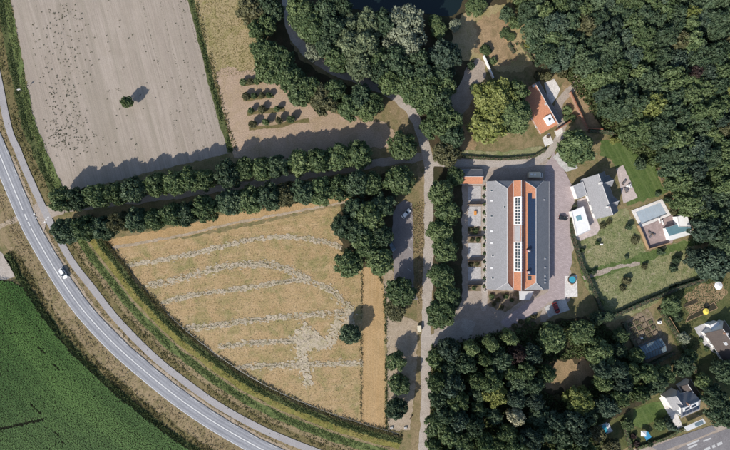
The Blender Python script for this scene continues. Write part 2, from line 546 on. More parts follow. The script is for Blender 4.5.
# main road, cycle path and their verges
ROADC = spline(pxs([(-38, 40), (-24, 95), (-9, 132), (6.5, 170), (25, 214), (38, 240), (66, 286), (92, 320), (129, 357), (188, 404.5), (247, 441), (300, 466), (370, 492)]), 1.0)
PATHC = spline(pxs([(-22, -40), (-14, 15), (-1, 80), (9, 128), (18, 150), (26, 170), (47, 215), (60, 240), (73, 263), (91, 286), (117, 319), (150, 353), (183, 380), (220, 406), (260, 428), (310, 449), (352, 463), (392, 474)]), 1.0)
def sub(c, y0, y1):          # part of a line between two photo heights
    a, b = P(0, y0).y, P(0, y1).y
    return [v for v in c if b <= v.y <= a]
PN, PS_ = sub(PATHC, -60, 207), sub(PATHC, 232, 480)
band('roadside_verge', ROADC, -12.5, 7.5, .02, M['verge'], rough=(.6, .4), seed=40)
band('verge_grass', PN, 5.2, 1.0, .04, M['olive'], rough=(.3, .1), seed=41)
band('verge_grass', PN, 8.0, 5.0, .06, M['darkg'], rough=(.4, .3), seed=42)
band('verge_grass', PN, 10.6, 7.8, .08, M['green'], rough=(.5, .3), seed=43)
band('verge_grass', PS_, 4.2, 1.0, .10, M['olive'], rough=(.3, .1), seed=44)
band('verge_grass', PS_, 6.3, 4.0, .12, M['verge'], rough=(.3, .2), seed=45)
band('verge_grass', PS_, 9.4, 6.0, .14, M['green'], rough=(.35, .3), seed=46)
band('verge_grass', PS_, 10.4, 9.2, .16, M['verge'], rough=(.3, .25), seed=47)
band('verge_grass', PS_, 12.8, 10.2, .18, M['yellowg'], rough=(.35, .25), seed=48)
band('verge_grass', PS_, 15.0, 12.6, .20, M['darkg'], rough=(.3, .25), seed=49)
band('ditch', PS_, 16.2, 14.9, .22, M['mud'], rough=(.25, .25), seed=50)
RS = sub(ROADC, 236, 490)
band('verge_grass', RS, -9.4, -12.6, .035, M['olive'], rough=(.5, .5), seed=151)
band('verge_grass', RS, -12.0, -15.0, .05, M['darkg'], rough=(.5, .5), seed=51)  # dark tone stands in for the shadowed ditch; the strip itself is flat
sheet('field_track', [(-30, 232), (0, 224), (12, 218), (20, 212), (24, 218), (18, 221), (2, 228), (-30, 238)], .06, M['soil_track'], .5, 52)
sheet('concrete_pad', [(-30, 240), (0, 251), (10, 262), (16, 276), (8, 279), (0, 281), (-30, 285)], .05, M['palegravel'], .4, 53)
band('verge', sub(ROADC, 160, 480), 3.3, 4.7, .06, M['soil_track'], rough=(.1, .45), seed=54)

road = band('main_road', ROADC, -3.5, 3.5, .24, M['asphalt'], rough=(.05, .12), seed=55)
for k, (a, b) in enumerate(((-2.95, -2.15), (-1.35, -.55), (.75, 1.4), (2.1, 2.7))):
    band('wheel_worn_strip', ROADC, a, b, .246, M['track_wear'], road, (.12, .12), 56 + k)
band('edge_line', ROADC, -3.35, -3.12, .252, M['paint'], road)
# the centre line is solid but for short dashes at the junction
cl = [c for c in ROADC if c.y > P(0, 212).y]; cm = [c for c in ROADC if P(0, 227).y < c.y <= P(0, 212).y]; cr = [c for c in ROADC if c.y <= P(0, 227).y]
band('centre_line', cl, -.20, .20, .252, M['paint'], road)
band('centre_line', cr, -.20, .20, .252, M['paint'], road)
for k in range(2):
    s0 = int(len(cm) * (.2 + .42 * k)); band('centre_dash', cm[s0:s0 + 3], -.28, .28, .252, M['paint'], road)
i = 8
while i < len(ROADC) - 6:
    c = ROADC[i]
    if not (P(0, 226).y < c.y < P(0, 208).y):
        band('edge_dash', ROADC[i:i + 5], 3.0, 3.24, .252, M['fadedpaint'], road)
    i += 9
path = band('cycle_path', PATHC, -1.35, 1.35, .26, M['cycle'], rough=(.06, .06), seed=58)
sheet('junction_apron', [(33.5, 206), (37, 203), (46, 206), (58, 207.5), (66, 206), (64, 214), (55, 216.5), (47, 222), (44, 232)], .25, M['gravel'], .25, 59)
for (x, y, a) in ((36.5, 217.5, .5), (34.5, 214, .5), (46.5, 219, .5), (48.5, 217, .5), (45, 222, .5)):
    c = P(x, y)
    MB().add([(c.x - .45, c.y - .4, .268), (c.x + .5, c.y - .35, .268), (c.x + .05, c.y + .55, .268)], [(0, 1, 2)]).build('give_way_triangle', M['paint'], path)

# lanes
for k, (l) in enumerate(([(241, 84), (262, 81)], [(243, 98.5), (274, 96)], [(247, 113), (285, 109)], [(249, 128), (275, 126), (309, 119)])):
    band('orchard_row_grass', spline(pxs(l), 1.0), -.9, .7, .06, M['olive'], rough=(.45, .45), seed=240 + k)
ALLEEC = spline(pxs([(52, 212), (80, 206), (150, 198), (250, 184), (340, 170), (385, 162), (427, 156)]), 1.0)
band('allee_lane', ALLEEC, -1.6, 1.6, .06, M['gravel'], rough=(.5, .5), seed=60)
LANEC = spline(pxs([(420, 490), (424, 440), (425.5, 400), (426, 340), (427, 300), (428.5, 250), (429, 200), (428.5, 165), (425, 147), (419, 127), (409, 109), (397, 98), (380, 88), (360, 80), (340, 73), (322, 64), (306, 51), (294, 35), (288, 15), (285, -30)]), 1.0)
sheet('lane_verge', [(405, 490), (414, 400), (417, 330), (418, 280), (420, 200), (416, 160), (402, 128), (384, 104), (392, 94), (420, 118), (433, 150), (435, 200), (434, 300), (434, 345), (432, 420), (432, 490)], .03, M['verge'], .5, 61)
band('lane', LANEC, -1.9, 1.9, .08, M['palegravel'], rough=(.3, .3), seed=62)
sheet('lane_widening', [(431, 335), (440, 330), (462, 318), (476, 322), (470, 338), (440, 345), (431, 360), (429, 345)], .10, M['palegravel'], .4, 63)
sheet('lane_side_strip', [(383, 275), (391, 268), (398, 282), (392, 300), (404, 316), (418, 322), (416, 380), (410, 430), (388, 430), (387, 330)], .05, M['soil_track'], .4, 64)

# parking bay west of the lane
sheet('parking_area', [(393, 214), (397, 205), (404, 200), (412, 203), (413, 215), (413.5, 250), (413.5, 285), (418, 300), (406, 300), (394, 280), (392, 240)], .06, M['parking'], .2, 65)
pk = bpy.data.objects['parking_area']
for (x, y) in ((411.5, 220), (411.5, 229.5), (411.5, 239), (410.5, 249), (409.5, 259), (409.5, 270)):
    a, b = P(x - 1.6, y - 1.6), P(x + 1.4, y + 1.4)
    d = (b - a).normalized(); n = Vector((-d.y, d.x, 0)) * .09
    MB().add([(q.x, q.y, .07) for q in (a - n, b - n, b + n, a + n)], [(0, 1, 2, 3)]).build('bay_line', M['fadedpaint'], pk)

# the estate round the long building
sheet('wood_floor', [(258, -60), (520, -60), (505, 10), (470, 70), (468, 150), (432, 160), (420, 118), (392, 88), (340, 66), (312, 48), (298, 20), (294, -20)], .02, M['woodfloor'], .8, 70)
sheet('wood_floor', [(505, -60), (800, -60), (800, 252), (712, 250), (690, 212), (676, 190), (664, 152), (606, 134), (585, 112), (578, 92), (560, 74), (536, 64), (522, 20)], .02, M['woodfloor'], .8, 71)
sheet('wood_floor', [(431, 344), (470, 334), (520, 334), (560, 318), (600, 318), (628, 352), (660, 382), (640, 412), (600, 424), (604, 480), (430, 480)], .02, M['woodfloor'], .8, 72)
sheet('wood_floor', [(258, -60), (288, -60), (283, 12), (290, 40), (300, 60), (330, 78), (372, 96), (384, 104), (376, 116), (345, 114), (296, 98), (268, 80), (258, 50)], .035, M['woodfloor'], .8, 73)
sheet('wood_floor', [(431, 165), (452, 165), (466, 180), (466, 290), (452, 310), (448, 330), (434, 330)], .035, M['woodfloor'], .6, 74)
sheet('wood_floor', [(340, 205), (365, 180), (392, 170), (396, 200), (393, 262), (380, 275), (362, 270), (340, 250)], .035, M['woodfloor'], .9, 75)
sheet('pond', [(330, -40), (470, -40), (462, 2), (452, 16), (430, 14), (405, 12), (385, 12), (360, 10), (338, 0)], .05, M['pond'], .6, 76, smooth=True)
sheet('dry_lawn', [(462, 14), (475, 8), (505, 4), (523, 18), (528, 40), (536, 60), (522, 72), (498, 72), (484, 58), (476, 62), (455, 60), (452, 30)], .06, M['paddock'], .6, 77)
sheet('brown_lawn', [(478, 20), (500, 12), (508, 30), (512, 50), (520, 58), (505, 66), (490, 58), (482, 56), (474, 52)], .08, M['brownlitter'], 1.2, 78)
sheet('gravel_yard', [(466, 68), (478, 58), (486, 64), (486, 76), (478, 90), (470, 104), (462, 116), (448, 106), (454, 92), (462, 80)], .08, M['gravel'], .5, 79)
sheet('brown_yard', [(452, 100), (474, 92), (478, 112), (474, 150), (460, 150), (452, 130)], .07, M['brownlitter'], .6, 80)

sheet('estate_yard', [(447, 170), (462, 158), (545, 158), (560, 165), (575, 190), (575, 236), (571, 262), (570, 300), (545, 322), (520, 318), (500, 332), (470, 340), (436, 350), (434, 330), (452, 318), (462, 300), (462, 180)], .05, M['gravel'], .4, 81)
sheet('grass_strip', [(462, 150), (505, 152), (540, 146), (549, 150), (536, 158), (500, 160), (462, 158)], .07, M['garden'], .4, 82)
band('access_lane', spline(pxs([(430, 163), (462, 163), (500, 164), (530, 163), (546, 155), (556, 143), (564, 130)]), 1.0), -1.5, 1.5, .09, M['palegravel'], rough=(.2, .2), seed=83)
sheet('brick_drive', [(545, 166), (554, 152), (562, 166), (571, 184), (574, 200), (570, 232), (572, 262), (566, 282), (566, 298), (549, 302), (528, 318), (508, 328), (500, 322), (524, 304), (548, 292)], .10, M['brickpave'], .15, 84)
sheet('pale_forecourt', [(553, 157), (561, 150), (572, 160), (578, 168), (566, 172), (560, 166)], .12, M['concrete'], .2, 85)
sheet('house_drive', [(553, 108), (556, 100), (562, 93), (571, 85), (576, 79), (580, 82), (574, 92), (565, 101), (562, 108), (563, 118), (567, 126), (562, 134), (557, 128), (556, 116)], .10, M['gravel'], .3, 86)
sheet('white_courtyard', [(544, 83), (554, 79), (560, 89), (557, 97), (552, 104), (549, 102)], .12, M['whitepave'], .15, 87)
sheet('brown_verge', [(562, 84), (571, 76), (580, 72), (582, 84), (592, 104), (598, 122), (604, 130), (582, 131), (574, 118), (566, 106)], .06, M['brownlitter'], .5, 88)
sheet('front_walk', [(482, 165), (487, 165), (488, 290), (486, 311), (481.5, 311), (481.5, 290)], .10, M['palegravel'], .12, 89)
sheet('front_garden', [(488, 291), (528, 291), (520, 302), (505, 312), (488, 306)], .11, M['bed'], .3, 90)
sheet('rough_verge', [(508, 328), (528, 318), (542, 310), (540, 322), (522, 332), (508, 334)], .13, M['bed'], .5, 91)

# villa garden
sheet('villa_lawn', [(600, 140), (640, 141), (652, 152), (656, 170), (662, 186), (668, 192), (634, 204), (627, 206), (620, 180), (612, 160), (600, 156)], .07, M['lawn'], .5, 92)
sheet('garden_lawn', [(576, 238), (600, 216), (626, 208), (634, 222), (646, 252), (692, 238), (698, 262), (700, 282), (672, 292), (640, 312), (612, 322), (602, 318), (588, 290), (578, 262)], .06, M['garden'], .6, 93)
sheet('green_strip', [(580, 270), (620, 262), (646, 252), (692, 240), (694, 246), (650, 260), (622, 270), (584, 282)], .08, M['lawn'], .8, 94)
sheet('garden_path', [(582, 276), (620, 264), (640, 262), (640, 265), (620, 268), (584, 280)], .10, M['gravel'], .5, 95)
sheet('kitchen_garden', [(624, 322), (647, 308), (673, 349), (646, 364)], .08, M['bed'], .4, 96)
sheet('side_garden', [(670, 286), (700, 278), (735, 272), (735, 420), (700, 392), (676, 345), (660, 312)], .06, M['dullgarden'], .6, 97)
sheet('brown_bed', [(684, 296), (700, 284), (722, 282), (728, 292), (718, 302), (700, 312), (690, 318)], .08, M['brownlitter'], .8, 98)
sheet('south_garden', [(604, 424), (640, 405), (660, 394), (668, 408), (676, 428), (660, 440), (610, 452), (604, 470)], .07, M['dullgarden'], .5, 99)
sheet('small_lawn', [(634, 410), (652, 402), (664, 400), (668, 414), (656, 420), (640, 428), (632, 424)], .09, M['lawn'], .4, 100)
sheet('brown_clearing', [(538, 374), (548, 366), (562, 361), (576, 364), (590, 360), (597, 372), (584, 380), (574, 390), (560, 386), (552, 394), (544, 384)], .05, M['brownlitter'], 2.2, 101)
# street in the lower right corner
sheet('street_pavement', [(610, 462), (640, 446), (680, 436), (735, 420), (740, 470)], .09, M['gravel'], .2, 102)
st = sheet('street', [(640, 466), (690, 443), (712, 434), (740, 424), (740, 475)], .12, M['street'], .1, 103)
sheet('street_footway', [(652, 447), (682, 435), (712, 425), (716, 430), (700, 437), (660, 452)], .11, M['street'], .1, 104)
for (x0, y0, x1, y1, w) in ((687, 445, 699, 440, .35), (688, 448, 697, 444, .35), (703, 441, 711, 438, .3), (704, 450, 710, 447.5, .55), (712, 446.8, 715, 445.5, .55), (717, 444.5, 722, 442.5, .55)):
    a, b = P(x0, y0), P(x1, y1); d = (b - a).normalized(); n = Vector((-d.y, d.x, 0)) * w
    MB().add([(q.x, q.y, .13) for q in (a - n, b - n, b + n, a + n)], [(0, 1, 2, 3)]).build('street_marking', M['fadedpaint'], st)

# ------------------------------------------------------------------ grass, weeds and the maize (nobody could count them)
def blades(name, pts, h, w, mat, label, cat, z0=.02, k=3, lean=.7, seed=5):
    rg = np.random.default_rng(seed)
    n = len(pts)
    b = np.repeat(np.c_[pts, np.full(n, z0)], k, axis=0)
    N = n * k
    b[:, :2] += rg.normal(size=(N, 2)) * w * .5
    an = rg.random(N) * 6.283
    d = np.c_[np.cos(an), np.sin(an), np.zeros(N)]
    s = np.c_[-np.sin(an), np.cos(an), np.zeros(N)]
    hh = (h * (.55 + .8 * rg.random(N)))[:, None]
    ww = (w * (.6 + .8 * rg.random(N)))[:, None]
    le = (lean * (.4 + .9 * rg.random(N)))[:, None]
    mid = b + d * hh * le * .5 + np.array([0, 0, 1]) * hh * .75
    tip = b + d * hh * le * 1.2 + np.array([0, 0, 1]) * hh
    V = np.stack([b, mid + s * ww * .5, tip, mid - s * ww * .5], axis=1)
    o = link(name, quads_mesh(name, V, rg.random(N)), M[mat])
    return tag(o, label, cat, kind='stuff')

def band_pts(center, o0, o1, dens, seed=1):
    rg = np.random.default_rng(seed)
    c = np.array([[v.x, v.y] for v in center]); nn = np.array([[v.x, v.y] for v in normals(center)])
    L = len(center)
    n = int(L * abs(o1 - o0) * dens)
    i = rg.integers(0, L - 1, n); f = rg.random(n)[:, None]
    o = (o0 + (o1 - o0) * np.clip(.5 + .29 * rg.normal(size=n), -.25, 1.25))[:, None]
    keep = (np.sin(i * .21 + seed) * np.sin(i * .083 + 2 * seed) + .55 * np.sin(i * .53 + o[:, 0] * 2)) > -1.1 + 1.35 * rg.random(n)
    i, f, o = i[keep], f[keep], o[keep]
    return c[i] * (1 - f) + c[i + 1] * f + (nn[i] * (1 - f) + nn[i + 1] * f) * o

blades('tall_grass', band_pts(PN, 5.4, 7.9, 11, 1), .30, .34, 'grass_dark', 'tall dark grass on the bank beside the ploughed field', 'grass', seed=1)
blades('tall_grass', band_pts(PN, 7.9, 10.4, 11, 2), .26, .34, 'grass_green', 'bright green grass strip along the ploughed field edge', 'grass', seed=2)
blades('tall_grass', band_pts(PN, 1.6, 5.2, 3, 3), .3, .35, 'grass_olive', 'olive brown grass between the cycle path and green bank', 'grass', seed=3)
blades('tall_grass', band_pts(PS_, 6.2, 9.3, 12, 4), .26, .34, 'grass_green', 'lush green grass strip following the cycle path curve', 'grass', seed=4)
blades('tall_grass', band_pts(PS_, 10.2, 12.8, 8, 5), .2, .32, 'grass_yellow', 'yellowing grass strip between the two green strips', 'grass', seed=5)
blades('tall_grass', band_pts(PS_, 12.6, 14.9, 12, 6), .36, .36, 'grass_dark', 'dark rank grass beside the meadow ditch', 'grass', seed=6)
blades('tall_grass', band_pts(PS_, 12.7, 13.8, 5, 16), .45, .36, 'grass_green', 'green reeds along the ditch bank below the meadow', 'grass', seed=16)
blades('tall_grass', band_pts(PS_, 1.5, 6.2, 3, 7), .3, .35, 'grass_olive', 'dry olive grass beside the curving cycle path', 'grass', seed=7)
blades('tall_grass', band_pts(RS, -9.0, -12.4, 6, 8), .3, .34, 'grass_olive', 'straggly olive grass between road verge and maize', 'grass', seed=8)
blades('tall_grass', band_pts(RS, -12.4, -14.4, 13, 9), .6, .42, 'grass_dark', 'dark rank grass along the maize field edge', 'grass', seed=9)
blades('tall_grass', band_pts(ROADC, -3.9, -8.8, 2.4, 10), .22, .32, 'grass_dry', 'dry brown grass on the verge left of the main road', 'grass', seed=10)
blades('tall_grass', band_pts(sub(ROADC, 60, 480), 4.0, 6.2, 2.0, 11), .22, .30, 'grass_olive', 'dry grass between main road and cycle path', 'grass', seed=11)
blades('tall_grass', band_pts(PS_, 14.8, 16.8, 9, 26), .35, .34, 'grass_olive', 'olive grass hanging over the meadow ditch', 'grass', z0=.22, seed=26)
DITCHN = spline(pxs([(178, -45), (191, 0), (201, 40), (213, 88), (223, 124), (231, 152)]), 1.0)
band('ditch_bank', DITCHN, -1.3, 1.2, .06, M['darkg'], rough=(.3, .3), seed=120)
blades('tall_grass', band_pts(DITCHN, -.6, .5, 14, 12), .4, .34, 'grass_dark', 'dark grass line along the ditch between field and paddock', 'grass', seed=12)
blades('tall_grass', band_pts(DITCHN, .8, 2.6, 6, 13), .3, .36, 'grass_olive', 'olive grass fringe on the paddock side of the ditch', 'grass', seed=13)
blades('tall_grass', scatter(pxs([(196, 0), (262, 0), (258, 30), (254, 74), (216, 78)]), 2600), .12, .26, 'grass_yellow', 'cropped grass of the paddock beside the ploughed field', 'grass', seed=14)
mp = scatter(pxs([(112, 258), (200, 240), (340, 208), (360, 250), (362, 424), (300, 402), (183, 332)]), 19000)
blades('meadow_grass', mp[:6000], .1, .22, 'grass_dry', 'dry straw coloured grass of the mown meadow', 'grass', seed=15)
near = []
for l, w in zip(SW, SWW):
    near.append(band_pts(spline(pxs(l), 1.0), -w * .22, w * .22, 6, 60 + len(near)))
blades('hay', np.concatenate(near), .12, .28, 'grass_olive', 'thin greenish stubble left along the mown lines', 'grass', z0=.1, seed=17)
hedge_pts = []
for l, w in zip(SW, SWW):
    hedge_pts.append(band_pts(spline(pxs(l), 1.0), -w * 1.25, w * 1.25, 3.5, 80 + len(hedge_pts)))
blades('hay', np.concatenate(hedge_pts), .09, .3, 'hay', 'pale hay scattered along the mown lines of the meadow', 'hay', z0=.1, seed=18)
# fence line grass down the meadow's right side
FL = spline(pxs([(362, 270), (361.5, 340), (361, 426)]), 1.0)
blades('tall_grass', band_pts(FL, -.5, .5, 6, 19), .25, .3, 'grass_olive', 'olive grass line dividing meadow and stubble strip', 'grass', seed=19)
FL2 = spline(pxs([(375, 268), (384, 290), (386, 340), (386.5, 432)]), 1.0)
blades('tall_grass', band_pts(FL2, -.5, .5, 8, 20), .35, .34, 'grass_dark', 'dark grass line between stubble strip and lane trees', 'grass', seed=20)
blades('tall_grass', scatter(pxs([(412, 205), (424, 200), (423, 300), (418, 305), (414, 270)]), 700), .25, .32, 'grass_dry', 'dry brush between the parking bays and the lane', 'grass', seed=21)
gp = scatter(pxs([(580, 240), (626, 210), (646, 254), (692, 242), (698, 280), (640, 310), (606, 318)]), 9000)
blades('garden_grass', gp[:5000], .12, .26, 'grass_green', 'patchy grass of the garden below the swimming pool', 'grass', seed=22)
blades('garden_grass', scatter(pxs([(672, 288), (700, 278), (728, 276), (726, 296), (700, 316), (692, 326), (702, 350), (700, 392), (676, 345)]), 2600), .2, .3, 'grass_dark', 'rough grass of the gardens along the right side', 'grass', seed=23)
blades('undergrowth', (lambda q: q[~in_poly(q, pxs([(536, 362), (592, 356), (596, 384), (560, 396), (536, 390)]))])(scatter(pxs([(432, 345), (470, 336), (560, 320), (600, 320), (656, 384), (600, 424), (604, 455), (430, 455)]), 11000)), .7, .6, 'grass_dark', 'dark undergrowth on the floor of the lower wood', 'undergrowth', seed=24)
blades('undergrowth', scatter(pxs([(510, 0), (735, 0), (735, 250), (712, 246), (676, 186), (606, 132), (560, 72), (524, 22)]), 16000), .7, .7, 'grass_dark', 'dark undergrowth on the floor of the upper right wood', 'undergrowth', seed=25)

# weeds in the ploughed field
ORD0 = ['second', 'third', 'fourth', 'fifth', 'first']
wp = []
rg = np.random.default_rng(31)
for _ in range(480):
    u = rg.random()
    if u < .62: q = (rg.normal(62, 14), rg.uniform(4, 150))
    elif u < .8: q = (rg.normal(75, 16), rg.normal(136, 12))
    else: q = (rg.uniform(20, 205), rg.uniform(0, 160))
    wp.append(q)
wp = np.array(wp)
wp = wp[in_poly(wp, [(24, 0), (186, 0), (222, 145), (62, 182), (46, 140)])]
C_ = np.array([P(x, y)[:2] for x, y in wp])
rad = .05 + .5 * rg.random(len(C_)) ** 3.2
pts = np.repeat(C_, 6, axis=0) + rg.normal(size=(len(C_) * 6, 2)) * np.repeat(rad, 6)[:, None] * .6
blades('field_weeds', pts, .13, .20, 'weed', 'small dark weed clumps scattered over the ploughed field', 'weeds', seed=32)

for k, (x0, n) in enumerate(((158, 90), (170, 170), (176, 120), (184, 150), (140, 60))):
    l = spline(pxs([(x0, -5), (x0 + 38, 139)]), 1.0)
    q = band_pts(l, -.35, .35, 3.2, 130 + k)
    blades('field_weeds', q, .10, .18, 'weed', 'faint green weeds in a tractor line, %s of five across the ploughed field' % ORD0[k], 'weeds', seed=140 + k)
# maize
nrs = normals(RS)
edge = [v - n * 14.3 for v, n in zip(RS, nrs)]
edge = [v for v in edge if v.y < P(0, 287).y and v.x < P(240, 0).x][::3]
CROP = pxs([(-50, 283), (0, 280), (12, 281)]) + edge + pxs([(240, 480), (-50, 480)])
cs_ = [Vector(p[:2]) for p in CROP]
me = bpy.data.meshes.new('maize_soil')
rp = ragged(cs_, 1.0, .3, 110); rp.reverse()
me.from_pydata([(p.x, p.y, .06) for p in rp], [], [list(range(len(rp)))]); me.update()
link('maize_soil', me, M['croptsoil'])['kind'] = 'structure'
a_ = math.radians(-43)
dv = np.array([math.cos(a_), math.sin(a_)]); nv = np.array([-dv[1], dv[0]])
cp = np.asarray([[p.x, p.y] for p in CROP])
us, ns = cp @ dv, cp @ nv
rows = np.arange(ns.min(), ns.max(), .75)
pts = []
for r in rows:
    u = np.arange(us.min(), us.max(), .46)
    u = u + rg.normal(size=len(u)) * .1
    pts.append(u[:, None] * dv + (r + rg.normal(size=len(u)) * .07 + .25 * np.sin(u / 17 + r * .05))[:, None] * nv)
pts = np.concatenate(pts)
pts = pts[in_poly(pts, ragged([Vector(p) for p in cp], 1.0, .5, 3))]
def seg_d(p, a, b):
    a, b = np.array(a), np.array(b); ab = b - a
    t = np.clip(((p - a) @ ab) / (ab @ ab), 0, 1)
    return np.linalg.norm(p - (a + t[:, None] * ab), axis=1)
keep = seg_d(pts, P(1, 428)[:2], P(45, 418)[:2]) > .62
for (a, b, w) in (((40, 345), (62, 370), .22), ((33, 402), (43, 413), .4), ((56, 430), (66, 442), .25), ((5, 333), (30, 332), .2)):
    keep &= seg_d(pts, P(*a)[:2], P(*b)[:2]) > w
pts = pts[keep]
n = len(pts); k = 5
b = np.repeat(pts, k, axis=0); N = n * k
an = np.tile(np.arange(k) * 6.283 / k, n) + np.repeat(rg.random(n) * 6.283, k) + rg.normal(size=N) * .3
# broad height and vigour differences across the crop
ee = np.array([[v.x, v.y] for v in edge]); de = np.min(np.linalg.norm(pts[:, None, :] - ee[None], axis=2), axis=1)
vig = .5 + .5 * np.sin(pts[:, 0] * .11 + np.sin(pts[:, 1] * .07) * 2) * np.sin(pts[:, 1] * .09 + 1.3)
vig = np.clip(vig * .55 + .5 * np.exp(-((de - 11) / 4.5) ** 2) + .12 * np.sin(de * 1.05) + .08 * rg.normal(size=n), 0, 1)
hz = np.repeat(1.15 + .35 * vig + .2 * rg.random(n), k) * (.75 + .4 * rg.random(N))
ln = .36 + .26 * rg.random(N)
d = np.c_[np.cos(an), np.sin(an)]; s = np.c_[-np.sin(an), np.cos(an)]
A = np.c_[b, hz * .8]; mid = np.c_[b + d * ln[:, None] * .55, hz]; tip = np.c_[b + d * ln[:, None] * 1.15, hz * .82]
V = np.stack([A, mid + np.c_[s * .10, np.zeros(N)], tip, mid - np.c_[s * .10, np.zeros(N)]], axis=1)
tint = np.clip(np.repeat(vig, k) * .75 + rg.random(N) ** 2 * .5, 0, 1)
o = link('maize_crop', quads_mesh('maize_crop', V, tint), M['crop'])
tag(o, 'green maize crop standing in rows in the lower left field', 'crop', kind='stuff')

# ------------------------------------------------------------------ trees
def crown_mesh(seed, kind, nleaf, leaf):
    """unit tree: crown radius 1, base at z=0. Returns crown mesh, trunk mesh, height"""
    rg = np.random.default_rng(seed)
    if kind == 'broad':   Ht, zc, hz, nl, lr = 2.25, 1.35, .92, 58, (.15, .33)
    elif kind == 'tall':  Ht, zc, hz, nl, lr = 2.9, 1.75, 1.15, 56, (.15, .32)
    elif kind == 'willow': Ht, zc, hz, nl, lr = 2.1, 1.15, .95, 40, (.20, .36)
    elif kind == 'column': Ht, zc, hz, nl, lr = 5.2, 2.9, 2.3, 46, (.30, .46)
    elif kind == 'conifer': Ht, zc, hz, nl, lr = 3.4, 1.6, 1.5, 40, (.20, .30)
    else:                 Ht, zc, hz, nl, lr = 1.35, .62, .70, 18, (.30, .46)      # bush
    dirs, cs, rs = [], [], []
    stretch = np.array([rg.uniform(.86, 1.1), rg.uniform(.86, 1.1), 1.0])
    for i in range(nl):
        z = 1 - 1.62 * (i + .5) / nl
        an = i * 2.39996 + rg.normal() * .3
        r = math.sqrt(max(0, 1 - z * z))
        d = np.array([r * math.cos(an), r * math.sin(an), z])
        rad = rg.uniform(*lr)
        reach = rg.uniform(.50, .92) * (1 - .25 * (rad - lr[0]))
        if kind == 'conifer':
            f = (z + .62) / 1.62
            wid = (1 - f) * .85 + .06
            c = np.array([math.cos(an) * wid * rg.uniform(.4, .9), math.sin(an) * wid * rg.uniform(.4, .9), zc + hz * (f * 2 - 1)])
            rad *= (1.15 - .75 * f)
        else:
            c = d * reach * np.array([1, 1, hz]) * stretch + np.array([0, 0, zc])
        dirs.append(d); cs.append(c); rs.append(rad)
    cs, rs, dirs = np.array(cs), np.array(rs), np.array(dirs)
    w = rs ** 2; w /= w.sum()
    li = rg.choice(nl, nleaf, p=w)
    q = unit(rg.normal(size=(nleaf, 3)) + dirs[li] * .9 + np.array([0, 0, .35]))
    f = rg.random(nleaf) ** .45
    C = cs[li] + q * (rs[li] * (.62 + .45 * f))[:, None]
    # stray sprays past the outline and an inner fill so that no sky-hole shows a bare shell
    C += rg.normal(size=(nleaf, 3)) * .04
    nin = nleaf // 7
    qi = unit(rg.normal(size=(nin, 3))) * (rg.random((nin, 1)) ** .5) * .62
    if kind == 'conifer': qi[:, :2] *= .4
    Ci = qi * np.array([1, 1, hz]) + np.array([0, 0, zc])
    C = np.concatenate([C, Ci]); q = np.concatenate([q, unit(rg.normal(size=(nin, 3)))])
    lob = np.concatenate([li, rg.integers(0, nl, nin)])
    Nn = unit(q * .8 + rg.normal(size=C.shape) * .55)
    size = leaf * (.6 + .9 * rg.random(len(C)))
    ok = C[:, 2] > .12
    V = leaf_quads(C, Nn, size, rg)[ok]
    lt = rg.random(nl)
    tint = np.clip(.55 * lt[lob] + .6 * rg.random(len(C)) - .08, 0, 1)[ok]
    cm = quads_mesh('crown', V, tint)
    mb = MB()
    tr = .075 if kind in ('broad', 'willow') else .06
    if kind == 'bush': tr = .05
    top = Vector((rg.normal() * .05, rg.normal() * .05, zc))
    mb.tube((0, 0, -.02), (top.x * .4, top.y * .4, zc * .5), tr * 1.25, tr * .9, 8)
    mb.tube((top.x * .4, top.y * .4, zc * .5), top, tr * .9, tr * .5, 8)
    for i in range(0, nl, 3 if kind != 'bush' else 4):
        zb = zc * rg.uniform(.45, .9)
        p0 = Vector((top.x * .4, top.y * .4, zb)); p1 = Vector(cs[i])
        pm = p0.lerp(p1, .5) + Vector((0, 0, .06))
        mb.tube(p0, pm, tr * .5, tr * .3, 5); mb.tube(pm, p1, tr * .3, tr * .12, 5)
    tm = mb.mesh('trunk'); tm.materials.append(M['bark'])
    cm.materials.append(M['M'])
    return cm, tm, Ht

TREES = {}
for kind, n, big in (('broad', 8, 4300), ('tall', 6, 4300), ('willow', 2, 5200), ('column', 2, 3800), ('conifer', 2, 3800), ('bush', 5, 1100)):
    TREES[kind] = [crown_mesh(100 * len(TREES) + i, kind, big, {'broad': .085, 'tall': .085, 'willow': .075, 'column': .11, 'conifer': .075, 'bush': .14}[kind]) for i in range(n)]
for kind, n in (('broad', 5), ('tall', 3)):
    TREES[kind + '_small'] = [crown_mesh(900 + 10 * n + i, kind, 2100, .12) for i in range(n)]
TREES['giant'] = [crown_mesh(990 + i, 'broad', 9000, .060) for i in range(2)]

trng = random.Random(11)
def tree(x, y, r, mat, label, h=None, kind=None, name='tree', group=None, cat='tree', zs=1.0):
    """x, y, r in photo pixels: crown centre and radius; h: height in metres"""
    rm = r * S * .97
    if kind is None: kind = 'broad'
    key = kind
    if kind in ('broad', 'tall') and rm < 3.4: key = kind + '_small'
    if kind == 'broad' and rm > 7.2: key = 'giant'
    cm, tm, Ht = trng.choice(TREES[key])
    zsc = (h / Ht) if h else rm * trng.uniform(.9, 1.1) * zs
    hz = zsc * Ht
    p = P(x, y, hz * .62)
    k = 1 - hz * .62 / H
    t = thing(name, label, cat, (p.x, p.y, 0), trng.uniform(0, 6.28), group)
    t.scale = (rm * k, rm * k, zsc)
    link('trunk', tm, None, t)
    c = link('crown', cm, None, t)
    c.material_slots[0].link = 'OBJECT'; c.material_slots[0].material = M[mat]
    return t

